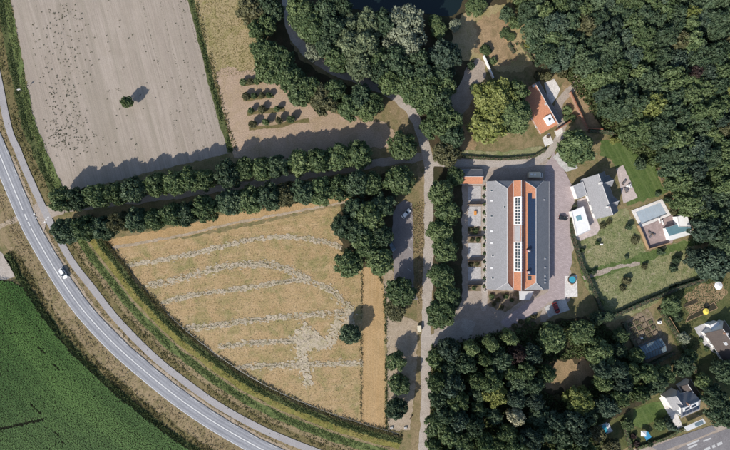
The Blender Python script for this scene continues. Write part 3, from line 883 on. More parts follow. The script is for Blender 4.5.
ORD = ['first', 'second', 'third', 'fourth', 'fifth', 'sixth', 'seventh', 'eighth', 'ninth', 'tenth', 'eleventh', 'twelfth', 'thirteenth', 'fourteenth',
       'fifteenth', 'sixteenth', 'seventeenth', 'eighteenth', 'nineteenth', 'twentieth', 'twenty-first', 'twenty-second']
ROW_A = [(62, 199, 10), (79, 199, 9), (98, 195, 11), (117, 193, 9), (134, 190, 11), (157, 185, 10), (176, 183, 10), (190, 179, 10), (205, 180, 9), (228, 174, 11), (246, 169, 10), (263, 168, 10), (279, 166, 9), (299, 163, 11), (319, 161, 10), (338, 158, 11), (359, 155, 11)]
for i, (x, y, r) in enumerate(ROW_A):
    tree(x, y, r * 1.16 + .8, ['M', 'D', 'M', 'M', 'D', 'L', 'M', 'M'][i % 8], '%s tree from the main road in the upper row of the avenue' % ORD[i], h=10.5 + (i * 7 % 5) * .4, name='avenue_tree', group='upper row of avenue trees')
ROW_B = [(67, 231, 11), (85, 228, 10), (103, 228, 10), (119, 222, 8), (137, 220, 10), (155, 218, 9), (173, 215, 10), (188, 214, 10), (206, 209, 11), (230, 203, 12), (250, 200, 11), (270, 197, 11), (287, 194, 10), (303, 192, 10), (321, 191, 11), (340, 187, 11), (357, 184, 11), (371, 184, 10)]
for i, (x, y, r) in enumerate(ROW_B):
    tree(x, y, r * 1.16 + .8, ['D', 'M', 'D', 'O', 'D', 'M', 'M', 'D', 'M'][i % 9], '%s tree from the main road in the lower row of the avenue' % ORD[i], h=10.5 + (i * 3 % 5) * .4, name='avenue_tree', group='lower row of avenue trees')

tree(126.5, 102, 6, 'L', 'small lone tree in the middle of the ploughed field', h=6.2, name='lone_tree')
tree(350, 334, 11, 'D', 'round dark lone tree standing in the dry meadow', h=8, name='lone_tree')
tree(348, 264, 14, 'M', 'broad tree at the meadow corner casting a dark shadow', h=10.5, name='meadow_tree')
for (x, y, r, m, h, l) in (
    (402, 146, 14, 'L', 10, 'light green tree beside the bend where avenue meets lane'), (399, 182, 15, 'L', 10.5, 'light green tree at the head of the parking area'),
    (344, 226, 12, 'D', 12, 'dark tree on the meadow side of the parking grove'), (369, 217, 15, 'L', 13, 'light crowned tree in the middle of the parking grove'),
    (358, 231, 13, 'D', 12, 'dark tree below the light crowned tree of the grove'), (366, 243, 13, 'M', 12, 'tree in the lower middle of the parking grove'),
    (380, 261, 14, 'M', 12, 'tree at the lower end of the parking grove'), (356, 210, 12, 'D', 11, 'dark tree at the upper meadow corner of the grove'),
    (382, 205, 11, 'D', 11, 'dark tree between avenue end and parking area'), (381, 236, 11, 'D', 11.5, 'dark tree hanging over the left edge of the parking'),
    (400, 292, 14, 'M', 9.5, 'tree at the lower end of the parking area'), (396, 310, 11, 'O', 8, 'smaller olive tree just below the parking area'),
    (397, 361, 9, 'M', 8, 'topmost of three small trees left of the lower lane'), (399, 385, 10, 'M', 8, 'middle of three small trees left of the lower lane'),
    (396, 408, 10, 'D', 8, 'lowest of three small trees left of the lower lane')):
    tree(x, y, r + .6, m, l, h=h, name='broadleaf_tree')
LR = [(446, 154, 13, 'O'), (441, 193, 13, 'L'), (447, 212, 12, 'M'), (440, 232, 13, 'L'), (445, 250, 13, 'M'), (441, 276, 13, 'M'), (447, 293, 12, 'M'), (441, 314, 14, 'M')]
for i, (x, y, r, m) in enumerate(LR):
    tree(x, y, r + .6, m, '%s tree from the top in the row between lane and patios' % ORD[i], h=10.5, name='lane_tree', group='trees between lane and patios')
tree(455, 176, 9, 'M', 'smaller tree beside the red roofed shed', h=7, name='lane_tree'); tree(452, 300, 9, 'D', 'smaller dark tree behind the lane row near the lowest patio', h=8, name='lane_tree')

# upper wood, left and right of the bending lane
UW = [(251, 10, 14, 'O'), (268, 25, 8, 'M'), (257, 31, 8, 'M'), (262, 50, 10, 'M'), (268, 54, 13, 'M'), (279, 60, 13, 'M'), (270, 71, 13, 'L'), (284, 74, 13, 'M'), (294, 81, 12, 'M'), (301, 93, 13, 'M'),
      (324, 99, 14, 'O'), (334, 92, 12, 'M'), (350, 107, 12, 'M'), (359, 102, 12, 'D'), (367, 111, 9, 'L'), (362, 95, 10, 'D'), (374, 104, 9, 'M'), (311, 88, 11, 'M'), (266, 4, 11, 'D'), (275, 12, 9, 'D')]
for i, (x, y, r, m) in enumerate(sorted(UW, key=lambda q: q[0] * .8 + q[1])):
    tree(x, y, r + .9, m, '%s tree from the top in the belt left of the bending lane' % ORD[i], h=10.5, name='wood_tree', group='tree belt left of the bending lane')
UR = [(305, 18, 18, 'M'), (318, 30, 15, 'M'), (298, 8, 11, 'M'), (332, 30, 13, 'D'), (348, 32, 16, 'G'), (368, 25, 15, 'G'), (350, 47, 15, 'G'), (366, 46, 15, 'G'), (338, 60, 12, 'M'), (361, 66, 13, 'G'), (384, 24, 12, 'D'),
      (395, 61, 13, 'D'), (382, 71, 12, 'D'), (405, 74, 12, 'D'), (342, 8, 10, 'D'), (328, 10, 12, 'D'), (405, 86, 12, 'M'), (389, 84, 10, 'L'), (416, 92, 14, 'M'), (429, 91, 14, 'M'), (441, 89, 13, 'M'), (428, 103, 13, 'M'), (440, 104, 12, 'D'), (438, 117, 13, 'M'),
      (432, 126, 11, 'M'), (450, 122, 13, 'M'), (440, 76, 12, 'D'), (425, 76, 12, 'D'), (376, 58, 11, 'M'), (326, 46, 10, 'D'), (452, 138, 11, 'D'), (420, 62, 9, 'D')]
for i, (x, y, r, m) in enumerate(UR):
    tree(x, y, r + .9, m, {'M': 'mid green tree in the wood ', 'D': 'dark tree in the wood ', 'L': 'light green tree in the wood ', 'G': 'soft pale green tree in the wood '}[m] + ('inside the bend of the lane near the frame top' if y < 40 and x < 345 else 'along the pond bank' if y < 40 else 'just below the willows' if y < 80 else 'right of the lane above the estate'), h=11.5 + (i % 4) * .6, name='wood_tree', group='wood right of the bending lane')
tree(314, 52, 9, 'P', 'small round pale tree inside the bend of the lane', h=8, kind='willow')
tree(406, 26, 19, 'P', 'large silvery green willow by the dark pond', h=13, kind='willow', name='willow_tree')
tree(409, 42, 16, 'P', 'silvery green willow below the large willow', h=12.5, kind='willow', name='willow_tree')
tree(388, 48, 9, 'P', 'small silvery willow left of the two big willows', h=10, kind='willow', name='willow_tree')
tree(414, 66, 8, 'Y', 'bright yellow green tree below the willows', h=9)
tree(445, 59, 17, 'B', 'large dark blue green tree left of the gravel yard', h=14.5)
tree(439, 31, 8, 'L', 'light shrubby tree between willow and dry lawn', h=5); tree(435, 21, 7, 'M', 'small tree on the pond bank', h=5)
tree(455, 26, 6, 'P', 'small pale tree at the dry lawn corner', h=4); tree(476, 6, 10, 'L', 'light green tree at the top edge of the dry lawn', h=6)
tree(493, 99, 21, 'Y', 'huge yellow green chestnut beside the orange roofed house', h=14, name='chestnut_tree')
tree(514, 116, 20, 'L', 'large light green tree touching the orange roof', h=14, name='chestnut_tree')
tree(489, 125, 18, 'Y', 'large yellowish tree below the yellow green chestnut', h=13, name='chestnut_tree')
tree(515, 93, 13, 'L', 'light green tree above the orange roofed house corner', h=12, name='chestnut_tree')
tree(577, 147, 18, 'M', 'broad dark tree between the orange roofed house and villa', h=11)

# forest upper right: every crown stands by itself
def poisson(poly, dist, n, seed, avoid=()):
    rg = np.random.default_rng(seed)
    out = [tuple(a) for a in avoid]
    k = len(out)
    for p in scatter(poly, n, rg):
        if all((p[0] - q[0]) ** 2 + (p[1] - q[1]) ** 2 > (dist * (q[2] if len(q) > 2 else 1)) ** 2 for q in out): out.append((p[0], p[1]))
    return out[k:]
FOREST = [(512, -20), (756, -20), (756, 250), (716, 244), (702, 226), (690, 206), (678, 186), (674, 168), (668, 148), (648, 134), (626, 127), (614, 118), (604, 100), (595, 84), (584, 68), (560, 64), (542, 56), (534, 34), (524, 14)]
special = [(584, 27, 15, 'O', 'olive tree standing out in the upper right forest near its left side'), (687, 16, 8, 'Y', 'small yellow tree near the top of the upper right forest'),
           (690, 74, 9, 'R', 'reddish brown tree inside the upper right forest'), (687, 97, 15, 'L', 'light green tree in the middle right of the forest'), (637, 73, 7, 'L', 'small light green tree in the middle of the forest'),
           (650, 108, 15, 'Y', 'yellowish tree near the lower edge of the forest'), (636, 130, 16, 'L', 'light green tree on the forest edge above the villa lawn'), (722, 44, 8, 'O', 'olive tree at the right edge of the forest'),
           (541, 15, 11, 'L', 'bright green tree at the top left corner of the forest'), (550, 44, 14, 'M', 'green tree on the forest edge beside the vegetable beds'), (724, 92, 9, 'Y', 'yellow green tree at the far right of the forest')]
for (x, y, r, m, l) in special: tree(x, y, r, m, l, h=14.5, kind='tall', name='forest_tree')
gaps = [(700, 38, 1.0), (712, 42, .9), (650, 36, .8), (640, 92, .6), (668, 55, .6)]
fp = poisson(FOREST, 11.8, 9000, 41, [(a[0], a[1], max(.7, a[2] / 14)) for a in special] + gaps)
frg = random.Random(5)
def where(x, y):
    if y < 12: return ' along the frame top'
    if x > 712: return ' along the right frame edge'
    if y > 150: return ' right of the pool'
    if y > 112: return ' next to the villa lawn'
    if x < 590 and y < 50: return ' beside the vegetable beds'
    if x < 615: return ' nearest the orange roofed house'
    return ' in its middle, %s half' % ('upper' if y < 60 else 'lower')
for (x, y) in fp:
    m = frg.choices(['D', 'M', 'B', 'O', 'L'], [52, 24, 20, 2, 2])[0]
    tree(x, y, frg.uniform(9.5, 14), m, {'D': 'dark green tree crowded in the upper right forest', 'M': 'mid green tree crowded in the upper right forest', 'B': 'blue green tree crowded in the upper right forest', 'O': 'olive tree crowded in the upper right forest', 'L': 'lighter green tree crowded in the upper right forest'}[m] + where(x, y),
         h=frg.uniform(12.5, 16.5), kind=frg.choice(['tall', 'tall', 'broad']), name='forest_tree', group='%s trees of the upper right forest' % {'D': 'dark green', 'M': 'mid green', 'B': 'blue green', 'O': 'olive', 'L': 'light green'}[m])
tree(711, 264, 17, 'B', 'large dark tree on the right edge below the pool house', h=13); tree(696, 258, 10, 'B', 'dark tree just right of the pool house', h=10); tree(727, 258, 14, 'B', 'dark tree at the right edge level with the garden', h=13)

# lower wood
LS = [(471, 348, 6.2, 'L', 'column', 'light slender tree on the wood edge, leftmost of three'), (491, 343, 6.2, 'L', 'column', 'light slender tree on the wood edge, middle of three'), (509, 337, 6.2, 'L', 'column', 'light slender tree on the wood edge, rightmost of three'),
      (516, 354, 10, 'R', 'broad', 'purple brown tree on the upper edge of the lower wood'), (495, 394, 12, 'Y', 'broad', 'yellow green tree in the middle of the lower wood'), (516, 417, 8, 'W', 'willow', 'cream coloured flowering tree in the lower wood'),
      (516, 398, 10, 'B', 'broad', 'dark blue green tree above the cream tree'), (551, 338, 15, 'M', 'broad', 'broad green tree beside the grey carport slab'), (582, 332, 13, 'M', 'broad', 'green tree right of the broad tree by the carport'),
      (600, 352, 14, 'L', 'broad', 'light green tree above the brown clearing'), (546, 374, 9, 'M', 'broad', 'green tree left of the brown clearing'), (578, 400, 14, 'Y', 'broad', 'bright yellow green tree below the brown clearing'),
      (602, 382, 9, 'L', 'broad', 'round bright green tree right of the brown clearing'), (607, 406, 11, 'B', 'broad', 'dark blue green tree above the blue pool')]
for (x, y, r, m, k, l) in LS: tree(x, y, r, m, l, h={'column': 18, 'willow': 11.5}.get(k, 11), kind=k, name='wood_tree')
LWOOD = [(434, 352), (462, 342), (520, 350), (538, 352), (536, 392), (562, 400), (592, 408), (588, 456), (430, 464)]
lp = poisson(LWOOD, 14.2, 4000, 43, [(a[0], a[1], 1.0) for a in LS] + [(552, 402, 1.2), (538, 392, .6), (476, 368, .7), (500, 372, .7), (535, 430, .7), (482, 425, .5)])
lp += poisson([(600, 366), (634, 362), (658, 380), (640, 398), (616, 412), (604, 400)], 13, 900, 44, [(602, 382, 1), (607, 406, 1)])
for (x, y) in lp:
    m = frg.choices(['D', 'M', 'B'], [45, 37, 18])[0]
    tree(x, y, frg.uniform(8.0, 12.5), m, {'D': 'dark green tree in the lower wood', 'M': 'mid green tree in the lower wood', 'B': 'blue green tree in the lower wood'}[m] + (' right beside the lane' if x < 452 else ' on its upper edge' if y < 368 and x < 590 else ' at the frame bottom' if y > 432 else ' right of the brown clearing' if x > 590 else ' left of the yellow green tree' if x < 490 else ' around the cream tree' if x < 545 else ' below the brown clearing'), h=frg.uniform(8.5, 15), name='wood_tree', kind=frg.choice(['broad', 'tall', 'broad']), group='%s trees of the lower wood' % {'D': 'dark green', 'M': 'mid green', 'B': 'blue green'}[m])
# gardens in the lower right
for (x, y, r, m, h, k, l) in (
    (721, 412, 15, 'D', 12, 'broad', 'large dark tree overhanging the street corner'), (712, 395, 11, 'D', 11, 'broad', 'dark tree right of the white walled house'), (703, 381, 8, 'L', 7, 'broad', 'bright green tree above the white walled house'),
    (673, 427, 8, 'B', 9, 'conifer', 'dark conical conifer at the house corner by the street'), (684, 366, 10, 'D', 8, 'broad', 'dark tree above the house annexe'), (664, 374, 10, 'M', 8, 'broad', 'tree on the slope below the greenhouse'),
    (650, 374, 9, 'D', 8, 'broad', 'dark tree left below the greenhouse'), (620, 336, 8, 'M', 6, 'broad', 'small tree left of the kitchen garden'), (618, 350, 8, 'D', 7, 'broad', 'dark tree left of the greenhouse'),
    (636, 356, 8, 'M', 6, 'broad', 'tree at the lower left corner of the kitchen garden'), (672, 306, 10, 'M', 6, 'broad', 'green tree at the hedge junction above the kitchen garden'), (684, 338, 6, 'P', 4, 'broad', 'small grey green tree in the side garden'),
    (690, 356, 7, 'M', 5, 'broad', 'small green tree at the lower end of the side garden'), (598, 434, 8, 'O', 6, 'broad', 'olive tree below the blue pool'), (612, 446, 9, 'O', 6, 'broad', 'olive tree at the bottom edge below the blue pool'),
    (628, 424, 6, 'M', 4, 'broad', 'small tree left of the little lawn'), (660, 425, 6, 'M', 4, 'broad', 'small tree right of the blue tarpaulin'), (597, 318, 7, 'D', 6, 'broad', 'dark tree at the hedge end by the carport'),
    (726, 372, 12, 'D', 11, 'broad', 'dark tree at the right edge below the brown roofed house'), (608, 316, 6, 'D', 5, 'broad', 'dark tree at the lower corner of the garden')):
    tree(x, y, r, m, l, h=h, kind=k, name='garden_tree')

# orchard rows
for j, (y0, xs) in enumerate(((82, (243, 250, 257)), (96.5, (246, 254, 262, 269)), (110.5, (251, 262, 277)), (124, (253, 266, 279, 291)))):
    for i, x in enumerate(xs):
        tree(x, y0 - (x - xs[0]) * (.06 if j < 3 else .13), (3.3, 3.6, 3.4, 4.3)[j] * trng.uniform(.8, 1.2), 'O' if (i + j) % 2 else 'M', '%s sapling from the left in the %s orchard row from the top' % (ORD[i], ORD[j]), h=(2.6, 2.6, 3.0, 3.6)[j], name='orchard_tree', group='saplings of the orchard')

# ------------------------------------------------------------------ building materials
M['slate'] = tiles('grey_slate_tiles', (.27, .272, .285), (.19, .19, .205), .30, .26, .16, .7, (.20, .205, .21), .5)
M['slate_dark_shaded'] = tiles('dark_shaded_slate_tiles', (.235, .24, .255), (.15, .155, .17), .30, .26, .15, .7, (.30, .30, .30), .4)  # darker slate copy: shade put into slopes turned from the sun; street house too
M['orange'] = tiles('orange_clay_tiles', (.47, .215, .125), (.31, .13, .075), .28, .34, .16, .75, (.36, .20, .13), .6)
M['clay_and_shade'] = tiles('clay_and_shade_tiles', (.42, .20, .13), (.28, .12, .07), .28, .34, .18, .75, (.26, .13, .09), .6)  # duller orange copy: shade toned into the east slopes; also pots and copings
M['brownroof'] = tiles('brown_concrete_tiles', (.075, .06, .056), (.05, .04, .036), .30, .34, .16, .7, (.11, .09, .08), .4)
M['brick'] = tiles('red_brick', (.34, .18, .12), (.42, .37, .32), .25, .09, .2, .85, (.25, .15, .11), .3, uv='Object', gap=.01)
M['white'] = plain('white_render', (.78, .77, .75), .75, .2, var=.06)
M['whiteroof'] = plain('white_roof_membrane', (.74, .74, .74), .6, .3, var=.08, scale=.8)
M['greyroof'] = plain('grey_roof_felt', (.33, .335, .35), .85, .2, var=.14, scale=1.2)
M['paleroof'] = plain('pale_zinc_sheet', (.56, .57, .58), .5, .4, var=.1, scale=.6)
M['lead'] = plain('lead_ridge', (.50, .49, .49), .6, .4, var=.15)
M['wood'] = plain('tan_timber', (.36, .25, .15), .8, .2, var=.2, scale=3)
M['darkwood'] = plain('dark_timber', (.10, .075, .055), .85, .2, var=.25, scale=3)
M['glass'] = glass('window_glass', (.03, .045, .055))
M['greenglass'] = glass('greenhouse_glass', (.13, .18, .21), .12)
M['tealroof'] = plain('teal_sheet_roof', (.17, .30, .34), .35, .5, var=.12, scale=.7)
M['solar'] = glass('solar_cell', (.012, .026, .060), .22)
M['solarframe'] = plain('solar_frame', (.045, .055, .075), .4, .5, .4)
M['cover'] = plain('pool_cover', (.34, .40, .45), .45, .4, var=.1, scale=.5)
M['poolwater'] = glass('pool_water', (.05, .30, .40), .06)
M['bluetarp'] = plain('blue_tarpaulin', (.03, .20, .36), .5, .4, var=.2)
M['carwhite'] = plain('white_car_paint', (.78, .79, .80), .25, .6, var=.02)
M['carred'] = plain('dark_red_car_paint', (.20, .022, .02), .25, .6, var=.05)
M['carblue'] = plain('blue_grey_car_paint', (.12, .17, .22), .25, .6, var=.05)
M['cardark'] = plain('black_car_paint', (.02, .022, .026), .25, .6, var=.05)
M['tyre'] = plain('tyre_rubber', (.02, .02, .02), .8, .2)
M['rim'] = plain('wheel_rim', (.45, .45, .46), .35, .5, .8)
M['lamp'] = glass('lamp_glass', (.70, .70, .66), .15)
M['redlamp'] = glass('tail_lamp_glass', (.35, .02, .02), .2)
M['cream'] = plain('cream_panel', (.62, .57, .44), .5, .4, var=.06)
M['fabric'] = plain('grey_cushion', (.16, .15, .16), .9, .1, var=.15)
M['whitefabric'] = plain('white_cushion', (.75, .74, .72), .9, .1, var=.08)
M['steel'] = plain('galvanised_steel', (.38, .39, .40), .45, .5, .7)
M['orangeplastic'] = plain('orange_plastic', (.62, .27, .06), .5, .4, var=.1)
M['yellow'] = plain('yellow_canopy', (.72, .58, .10), .7, .3, var=.12)
M['pink'] = plain('pink_brick', (.55, .25, .22), .85, .2, var=.15)

def root_at(px, py, name, label, cat, group=None):
    p = P(px, py); return thing(name, label, cat, (p.x, p.y, 0), 0, group)

def off(root): return Vector((-root.location.x, -root.location.y, -root.location.z))

def place_window(root, c, n, w, h, frame='white', name='window'):
    """a window standing 3 cm proud of a wall: frame (part) > pane (sub-part)"""
    rz = math.atan2(n.y, n.x) + math.pi / 2
    o = off(root)
    f = MB()
    d = Vector((math.cos(rz), math.sin(rz), 0))
    for s in (-1, 1):
        cc = Vector(c) + d * s * (w / 2 - .04); f.box(cc, (.08, .12, h), rz)
        cc = Vector(c) + Vector((0, 0, s * (h / 2 - .04))); f.box(cc, (w - .16, .118, .08), rz)
    f.box(Vector(c), (.05, .10, h - .16), rz)
    fo = f.build(name, M[frame], root, o)
    MB().box(Vector(c) - Vector((n.x, n.y, 0)) * .005, (w - .16, .06, h - .16), rz).build('pane', M['glass'], fo)
    MB().box(Vector(c) + Vector((n.x, n.y, 0)) * .10 - Vector((0, 0, h / 2 + .03)), (w + .12, .18, .05), rz).build('sill', M['lead'], fo)
    return fo

def gable_block(root, a, b, wl, wr, eave, ridge, roofl, roofr, wall, over=.35, thick=.16, ridge_cap='lead', gutters=True):
    """a, b: photo pixels of the ridge ends; wl / wr: half widths (m) left / right of the way a -> b"""
    A, B = P(a[0], a[1], ridge), P(b[0], b[1], ridge)
    d = (B - A); d.z = 0; L = d.length; d.normalize()
    n = Vector((-d.y, d.x, 0))
    o = off(root)
    A0, B0 = Vector((A.x, A.y, 0)), Vector((B.x, B.y, 0))
    def prof(base, t):
        return [base + n * wl, base + n * wl + Vector((0, 0, eave - t)), base + Vector((0, 0, ridge - t)), base - n * wr + Vector((0, 0, eave - t)), base - n * wr]
    p, q = prof(A0 + d * .25, .20), prof(B0 - d * .25, .20)
    MB().add(p + q, [(0, 1, 2, 3, 4), (9, 8, 7, 6, 5), (0, 5, 6, 1), (1, 6, 7, 2), (2, 7, 8, 3), (3, 8, 9, 4)]).build('wall', M[wall], root, o)
    for s, w, m in ((1, wl, roofl), (-1, wr, roofr)):
        k = (w + over) / w
        low = Vector((0, 0, ridge - (ridge - eave) * k))
        e0 = A0 + n * s * (w + over) + low; e1 = B0 + n * s * (w + over) + low
        rp = MB().slab([A0 + Vector((0, 0, ridge)), e0, e1, B0 + Vector((0, 0, ridge))], thick).build('roof', M[m], root, o)
        if gutters:
            g0 = e0 + n * s * .09 - Vector((0, 0, .12)); g1 = e1 + n * s * .09 - Vector((0, 0, .12))
            MB().tube(g0, g1, .07, .07, 6).build('gutter', M['lead'], rp)
    if ridge_cap:
        MB().tube(A0 + Vector((0, 0, ridge + .02)) - d * .05, B0 + Vector((0, 0, ridge + .02)) + d * .05, .13, .13, 8).build('ridge_cap', M[ridge_cap], root, o)
    return A0, B0, d, n

def flat_block(root, poly, h, roof, wall, parapet=.18, name='roof'):
    """flat roofed block: poly are photo pixels of its roof edge"""
    o = off(root)
    pts = [P(x, y, h) for x, y in poly]
    c = sum(pts, Vector()) / len(pts)
    ins = [c + (p - c) * .96 for p in pts]
    MB().prism([(p.x, p.y) for p in ins], 0, h - .16).build('wall', M[wall], root, o)
    MB().prism([(p.x, p.y) for p in pts], h - .155, h).build(name, M[roof], root, o)
    e = MB()
    for i in range(len(pts)):
        a, b = pts[i], pts[(i + 1) % len(pts)]
        dd = (b - a); l = dd.length; rz = math.atan2(dd.y, dd.x); mid = (a + b) / 2
        inn = (c - mid).normalized() * .12
        e.box((mid.x + inn.x, mid.y + inn.y, h + .05 + .002 * i), (l - .05, .2, .1), rz)
    e.build('roof_edge', M['lead'], root, o)
    return pts

def chimney(root, px, py, z0, z1, w=.7, mat='brick'):
    p = P(px, py, z1)
    c = MB().box((p.x, p.y, (z0 + z1) / 2), (w, w, z1 - z0)).build('chimney', M[mat], root, off(root))
    MB().box((p.x, p.y, z1 + .05), (w + .15, w + .15, .1)).build('cap', M['lead'], c)
    MB().tube((p.x, p.y, z1 + .1), (p.x, p.y, z1 + .35), .13, .11, 8).build('pot', M['clay_and_shade'], c)

# ------------------------------------------------------------------ the long building
LB = thing('long_building', 'long grey and orange roofed building with solar panels and skylight strips', 'building', (P(517, 0, 6).x, P(0, 235, 6).y, 0))
X0 = P(487, 0, 4.5).x; Y1 = P(0, 181, 6).y; Y0 = P(0, 289.5, 6).y
lo = off(LB)
E = [(0, 4.5), (6.6, 9.0), (9.6, 7.0), (11.8, 9.6), (14.0, 6.6), (17.6, 9.0), (24.2, 4.5)]
def rz_(u):
    for (a, za), (b, zb) in zip(E, E[1:]):
        if a <= u <= b: return za + (zb - za) * (u - a) / (b - a)
def V3(u, y, dz=0): return Vector((X0 + u, y, rz_(u) + dz))
HB = 3.1
prof = [(.45, 0), (.45, 4.45), (2.9, 6.15), (9.6, 6.6), (11.8, 9.2), (14, 6.2), (21.3, 6.15), (23.75, 4.45), (23.75, 0)]
pa = [(X0 + u, Y0 + .3, z) for u, z in prof]; pb = [(X0 + u, Y1 - .3, z) for u, z in prof]
n_ = len(prof)
MB().add(pa + pb, [list(range(n_)), [n_ + i for i in reversed(range(n_))]] + [(i, n_ + i, n_ + (i + 1) % n_, (i + 1) % n_) for i in range(n_)]).build('wall', M['brick'], LB, lo)
def rf(pts, m, t=.15): return MB().slab([V3(*p) for p in pts], t).build('roof', M[m], LB, lo)
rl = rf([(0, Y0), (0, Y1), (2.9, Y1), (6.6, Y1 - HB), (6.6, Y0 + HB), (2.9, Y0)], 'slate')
rf([(6.6, Y0 + HB), (6.6, Y1 - HB), (9.6, Y1), (9.6, Y0)], 'clay_and_shade')  # the weaker light on this side is mixed into the tile colour
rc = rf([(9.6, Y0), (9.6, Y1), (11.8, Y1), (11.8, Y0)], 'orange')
rcr = rf([(11.8, Y0), (11.8, Y1), (14, Y1), (14, Y0)], 'clay_and_shade')  # east side of the middle ridge, shade carried by the duller tiles
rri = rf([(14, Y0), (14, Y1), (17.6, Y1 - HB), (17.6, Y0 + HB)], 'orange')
rr = rf([(17.6, Y0 + HB), (17.6, Y1 - HB), (21.3, Y1), (24.2, Y1), (24.2, Y0), (21.3, Y0)], 'slate_dark_shaded')  # east slope coloured darker for the light it lacks
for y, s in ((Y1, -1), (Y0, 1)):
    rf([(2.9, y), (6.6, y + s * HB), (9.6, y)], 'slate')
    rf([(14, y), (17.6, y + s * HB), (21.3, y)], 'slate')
for u in (6.6, 17.6): MB().tube(V3(u, Y0 + HB, .02), V3(u, Y1 - HB, .02), .14, .14, 8).build('ridge_cap', M['lead'], LB, lo)
MB().tube(V3(11.8, Y0, .02), V3(11.8, Y1, .02), .12, .12, 8).build('ridge_cap', M['lead'], LB, lo)
for u in (9.6, 14.0): MB().tube(V3(u, Y0, .0), V3(u, Y1, .0), .11, .11, 6).build('valley_gutter', M['lead'], LB, lo)
for u, uu in ((0, -.1), (24.2, .1)):
    a, b = V3(u, Y0), V3(u, Y1); a.x += uu; b.x += uu; a.z -= .12; b.z -= .12
    MB().tube(a, b, .09, .09, 6).build('gutter', M['lead'], LB, lo)
for y, s in ((Y1, -1), (Y0, 1)):          # hip cappings
    for (u1, u2) in ((2.9, 6.6), (9.6, 6.6), (14, 17.6), (21.3, 17.6)):
        MB().tube(V3(u1, y, .02), V3(u2, y + s * HB, .02), .10, .10, 6).build('hip_cap', M['lead'], LB, lo)
def on(u0, u1, y0, y1, h): return [V3(u0, y0, h), V3(u1, y0, h), V3(u1, y1, h), V3(u0, y1, h)]
pane_mesh = None
for (pa_, pb_) in ((197, 224.5), (242, 271.5)):
    ya, yb = P(0, pb_, 8.3).y, P(0, pa_, 8.3).y
    f = MB(); rows = 9; u0, u1 = 9.85, 11.62
    hh = (yb - ya) / rows
    for k in range(rows + 1):
        y = ya + k * hh; w = .20 if k in (0, rows) else .10
        f.slab(on(u0, u1, y - w, y + w, .22), .16)
    for u, w in ((u0, .22), ((u0 + u1) / 2, .10), (u1, .16)):
        f.slab(on(max(9.62, u - w), min(11.78, u + w), ya - .1, yb + .1, .23), .17)
    sk = f.build('skylight', M['white'], LB, lo)
    for k in range(rows):
        for c in range(2):
            a = u0 + .14 + c * .86
            MB().slab(on(a, a + .66, ya + k * hh + .13, ya + (k + 1) * hh - .13, .15), .1).build('pane', M['glass'], sk)
    f = MB(); f.slab(on(11.95, 13.1, ya - .1, yb + .1, .12), .1); sk2 = f.build('skylight', M['paleroof'], LB, lo)
    for k in range(rows):
        MB().slab(on(12.1, 12.95, ya + k * hh + .16, ya + (k + 1) * hh - .16, .15), .06).build('pane', M['greenglass'], sk2)
ya, yb = P(0, 241, 8.3).y, P(0, 225.5, 8.3).y
MB().slab(on(9.75, 11.5, ya, yb, .12), .1).build('grey_roof_panel', M['greyroof'], LB, lo)
for (a, b) in ((187.5, 196), (225.5, 237), (271.5, 278)):
    MB().slab(on(12.0, 13.2, P(0, b, 8.3).y, P(0, a, 8.3).y, .12), .1).build('dark_roof_window', M['glass'], LB, lo)
# solar panels, one object each, sharing one mesh a column
ytop = [P(0, 192.5, 8).y, P(0, 199.5, 8).y]; ybot = P(0, 275, 8).y
proto = {}
for c, (u0, u1) in enumerate(((15.02, 16.22), (16.28, 17.46))):
    y = ybot
    while y + 1.04 <= ytop[c] + .3:
        base = V3(u0, y)
        if c not in proto:
            me = MB().slab([v - base for v in on(u0, u1, y, y + 1.0, .16)], .05).mesh('solar_panel'); me.materials.append(M['solar'])
            mf = MB().slab([v - base for v in on(u0 - .02, u1 + .02, y - .015, y + 1.015, .13)], .04).mesh('frame'); mf.materials.append(M['solarframe'])
            proto[c] = (me, mf)
        sp = link('solar_panel', proto[c][0], None, LB, base + lo)
        link('frame', proto[c][1], None, sp)
        y += 1.045
chimney(LB, 529, 251, 7.2, 9.4, .8, 'pink'); chimney(LB, 529, 272.5, 7.2, 9.2, .7, 'pink')
MB().slab(on(15.0, 16.1, P(0, 280, 8).y, P(0, 276, 8).y, .14), .1).build('dark_roof_window', M['glass'], LB, lo)
for (x, y, m) in ((492, 190.5, 'glass'), (492, 200.5, 'paleroof'), (492, 216, 'glass'), (492, 231, 'paleroof'), (492, 243, 'paleroof'), (493, 255.5, 'glass'), (492, 268, 'paleroof'), (493, 278, 'glass'), (503, 207, 'glass')):
    p = P(x, y, 6.2); u = p.x - X0
    f = MB().slab(on(u - .45, u + .45, p.y - .4, p.y + .4, .14), .12).build('roof_window', M['lead'], LB, lo)
    MB().slab(on(u - .33, u + .33, p.y - .28, p.y + .28, .17), .06).build('pane', M[m], f)
for (x, y) in ((545, 258.5), (545, 267.5), (545, 276), (545, 279.5), (545, 282.5), (544, 200)):
    p = P(x, y, 5.5); u = p.x - X0
    f = MB().slab(on(u - .35, u + .35, p.y - .3, p.y + .3, .14), .12).build('roof_window', M['lead'], LB, lo)
    MB().slab(on(u - .25, u + .25, p.y - .2, p.y + .2, .17), .06).build('pane', M['paleroof'], f)
yy = Y0 + 1.6; k = 0
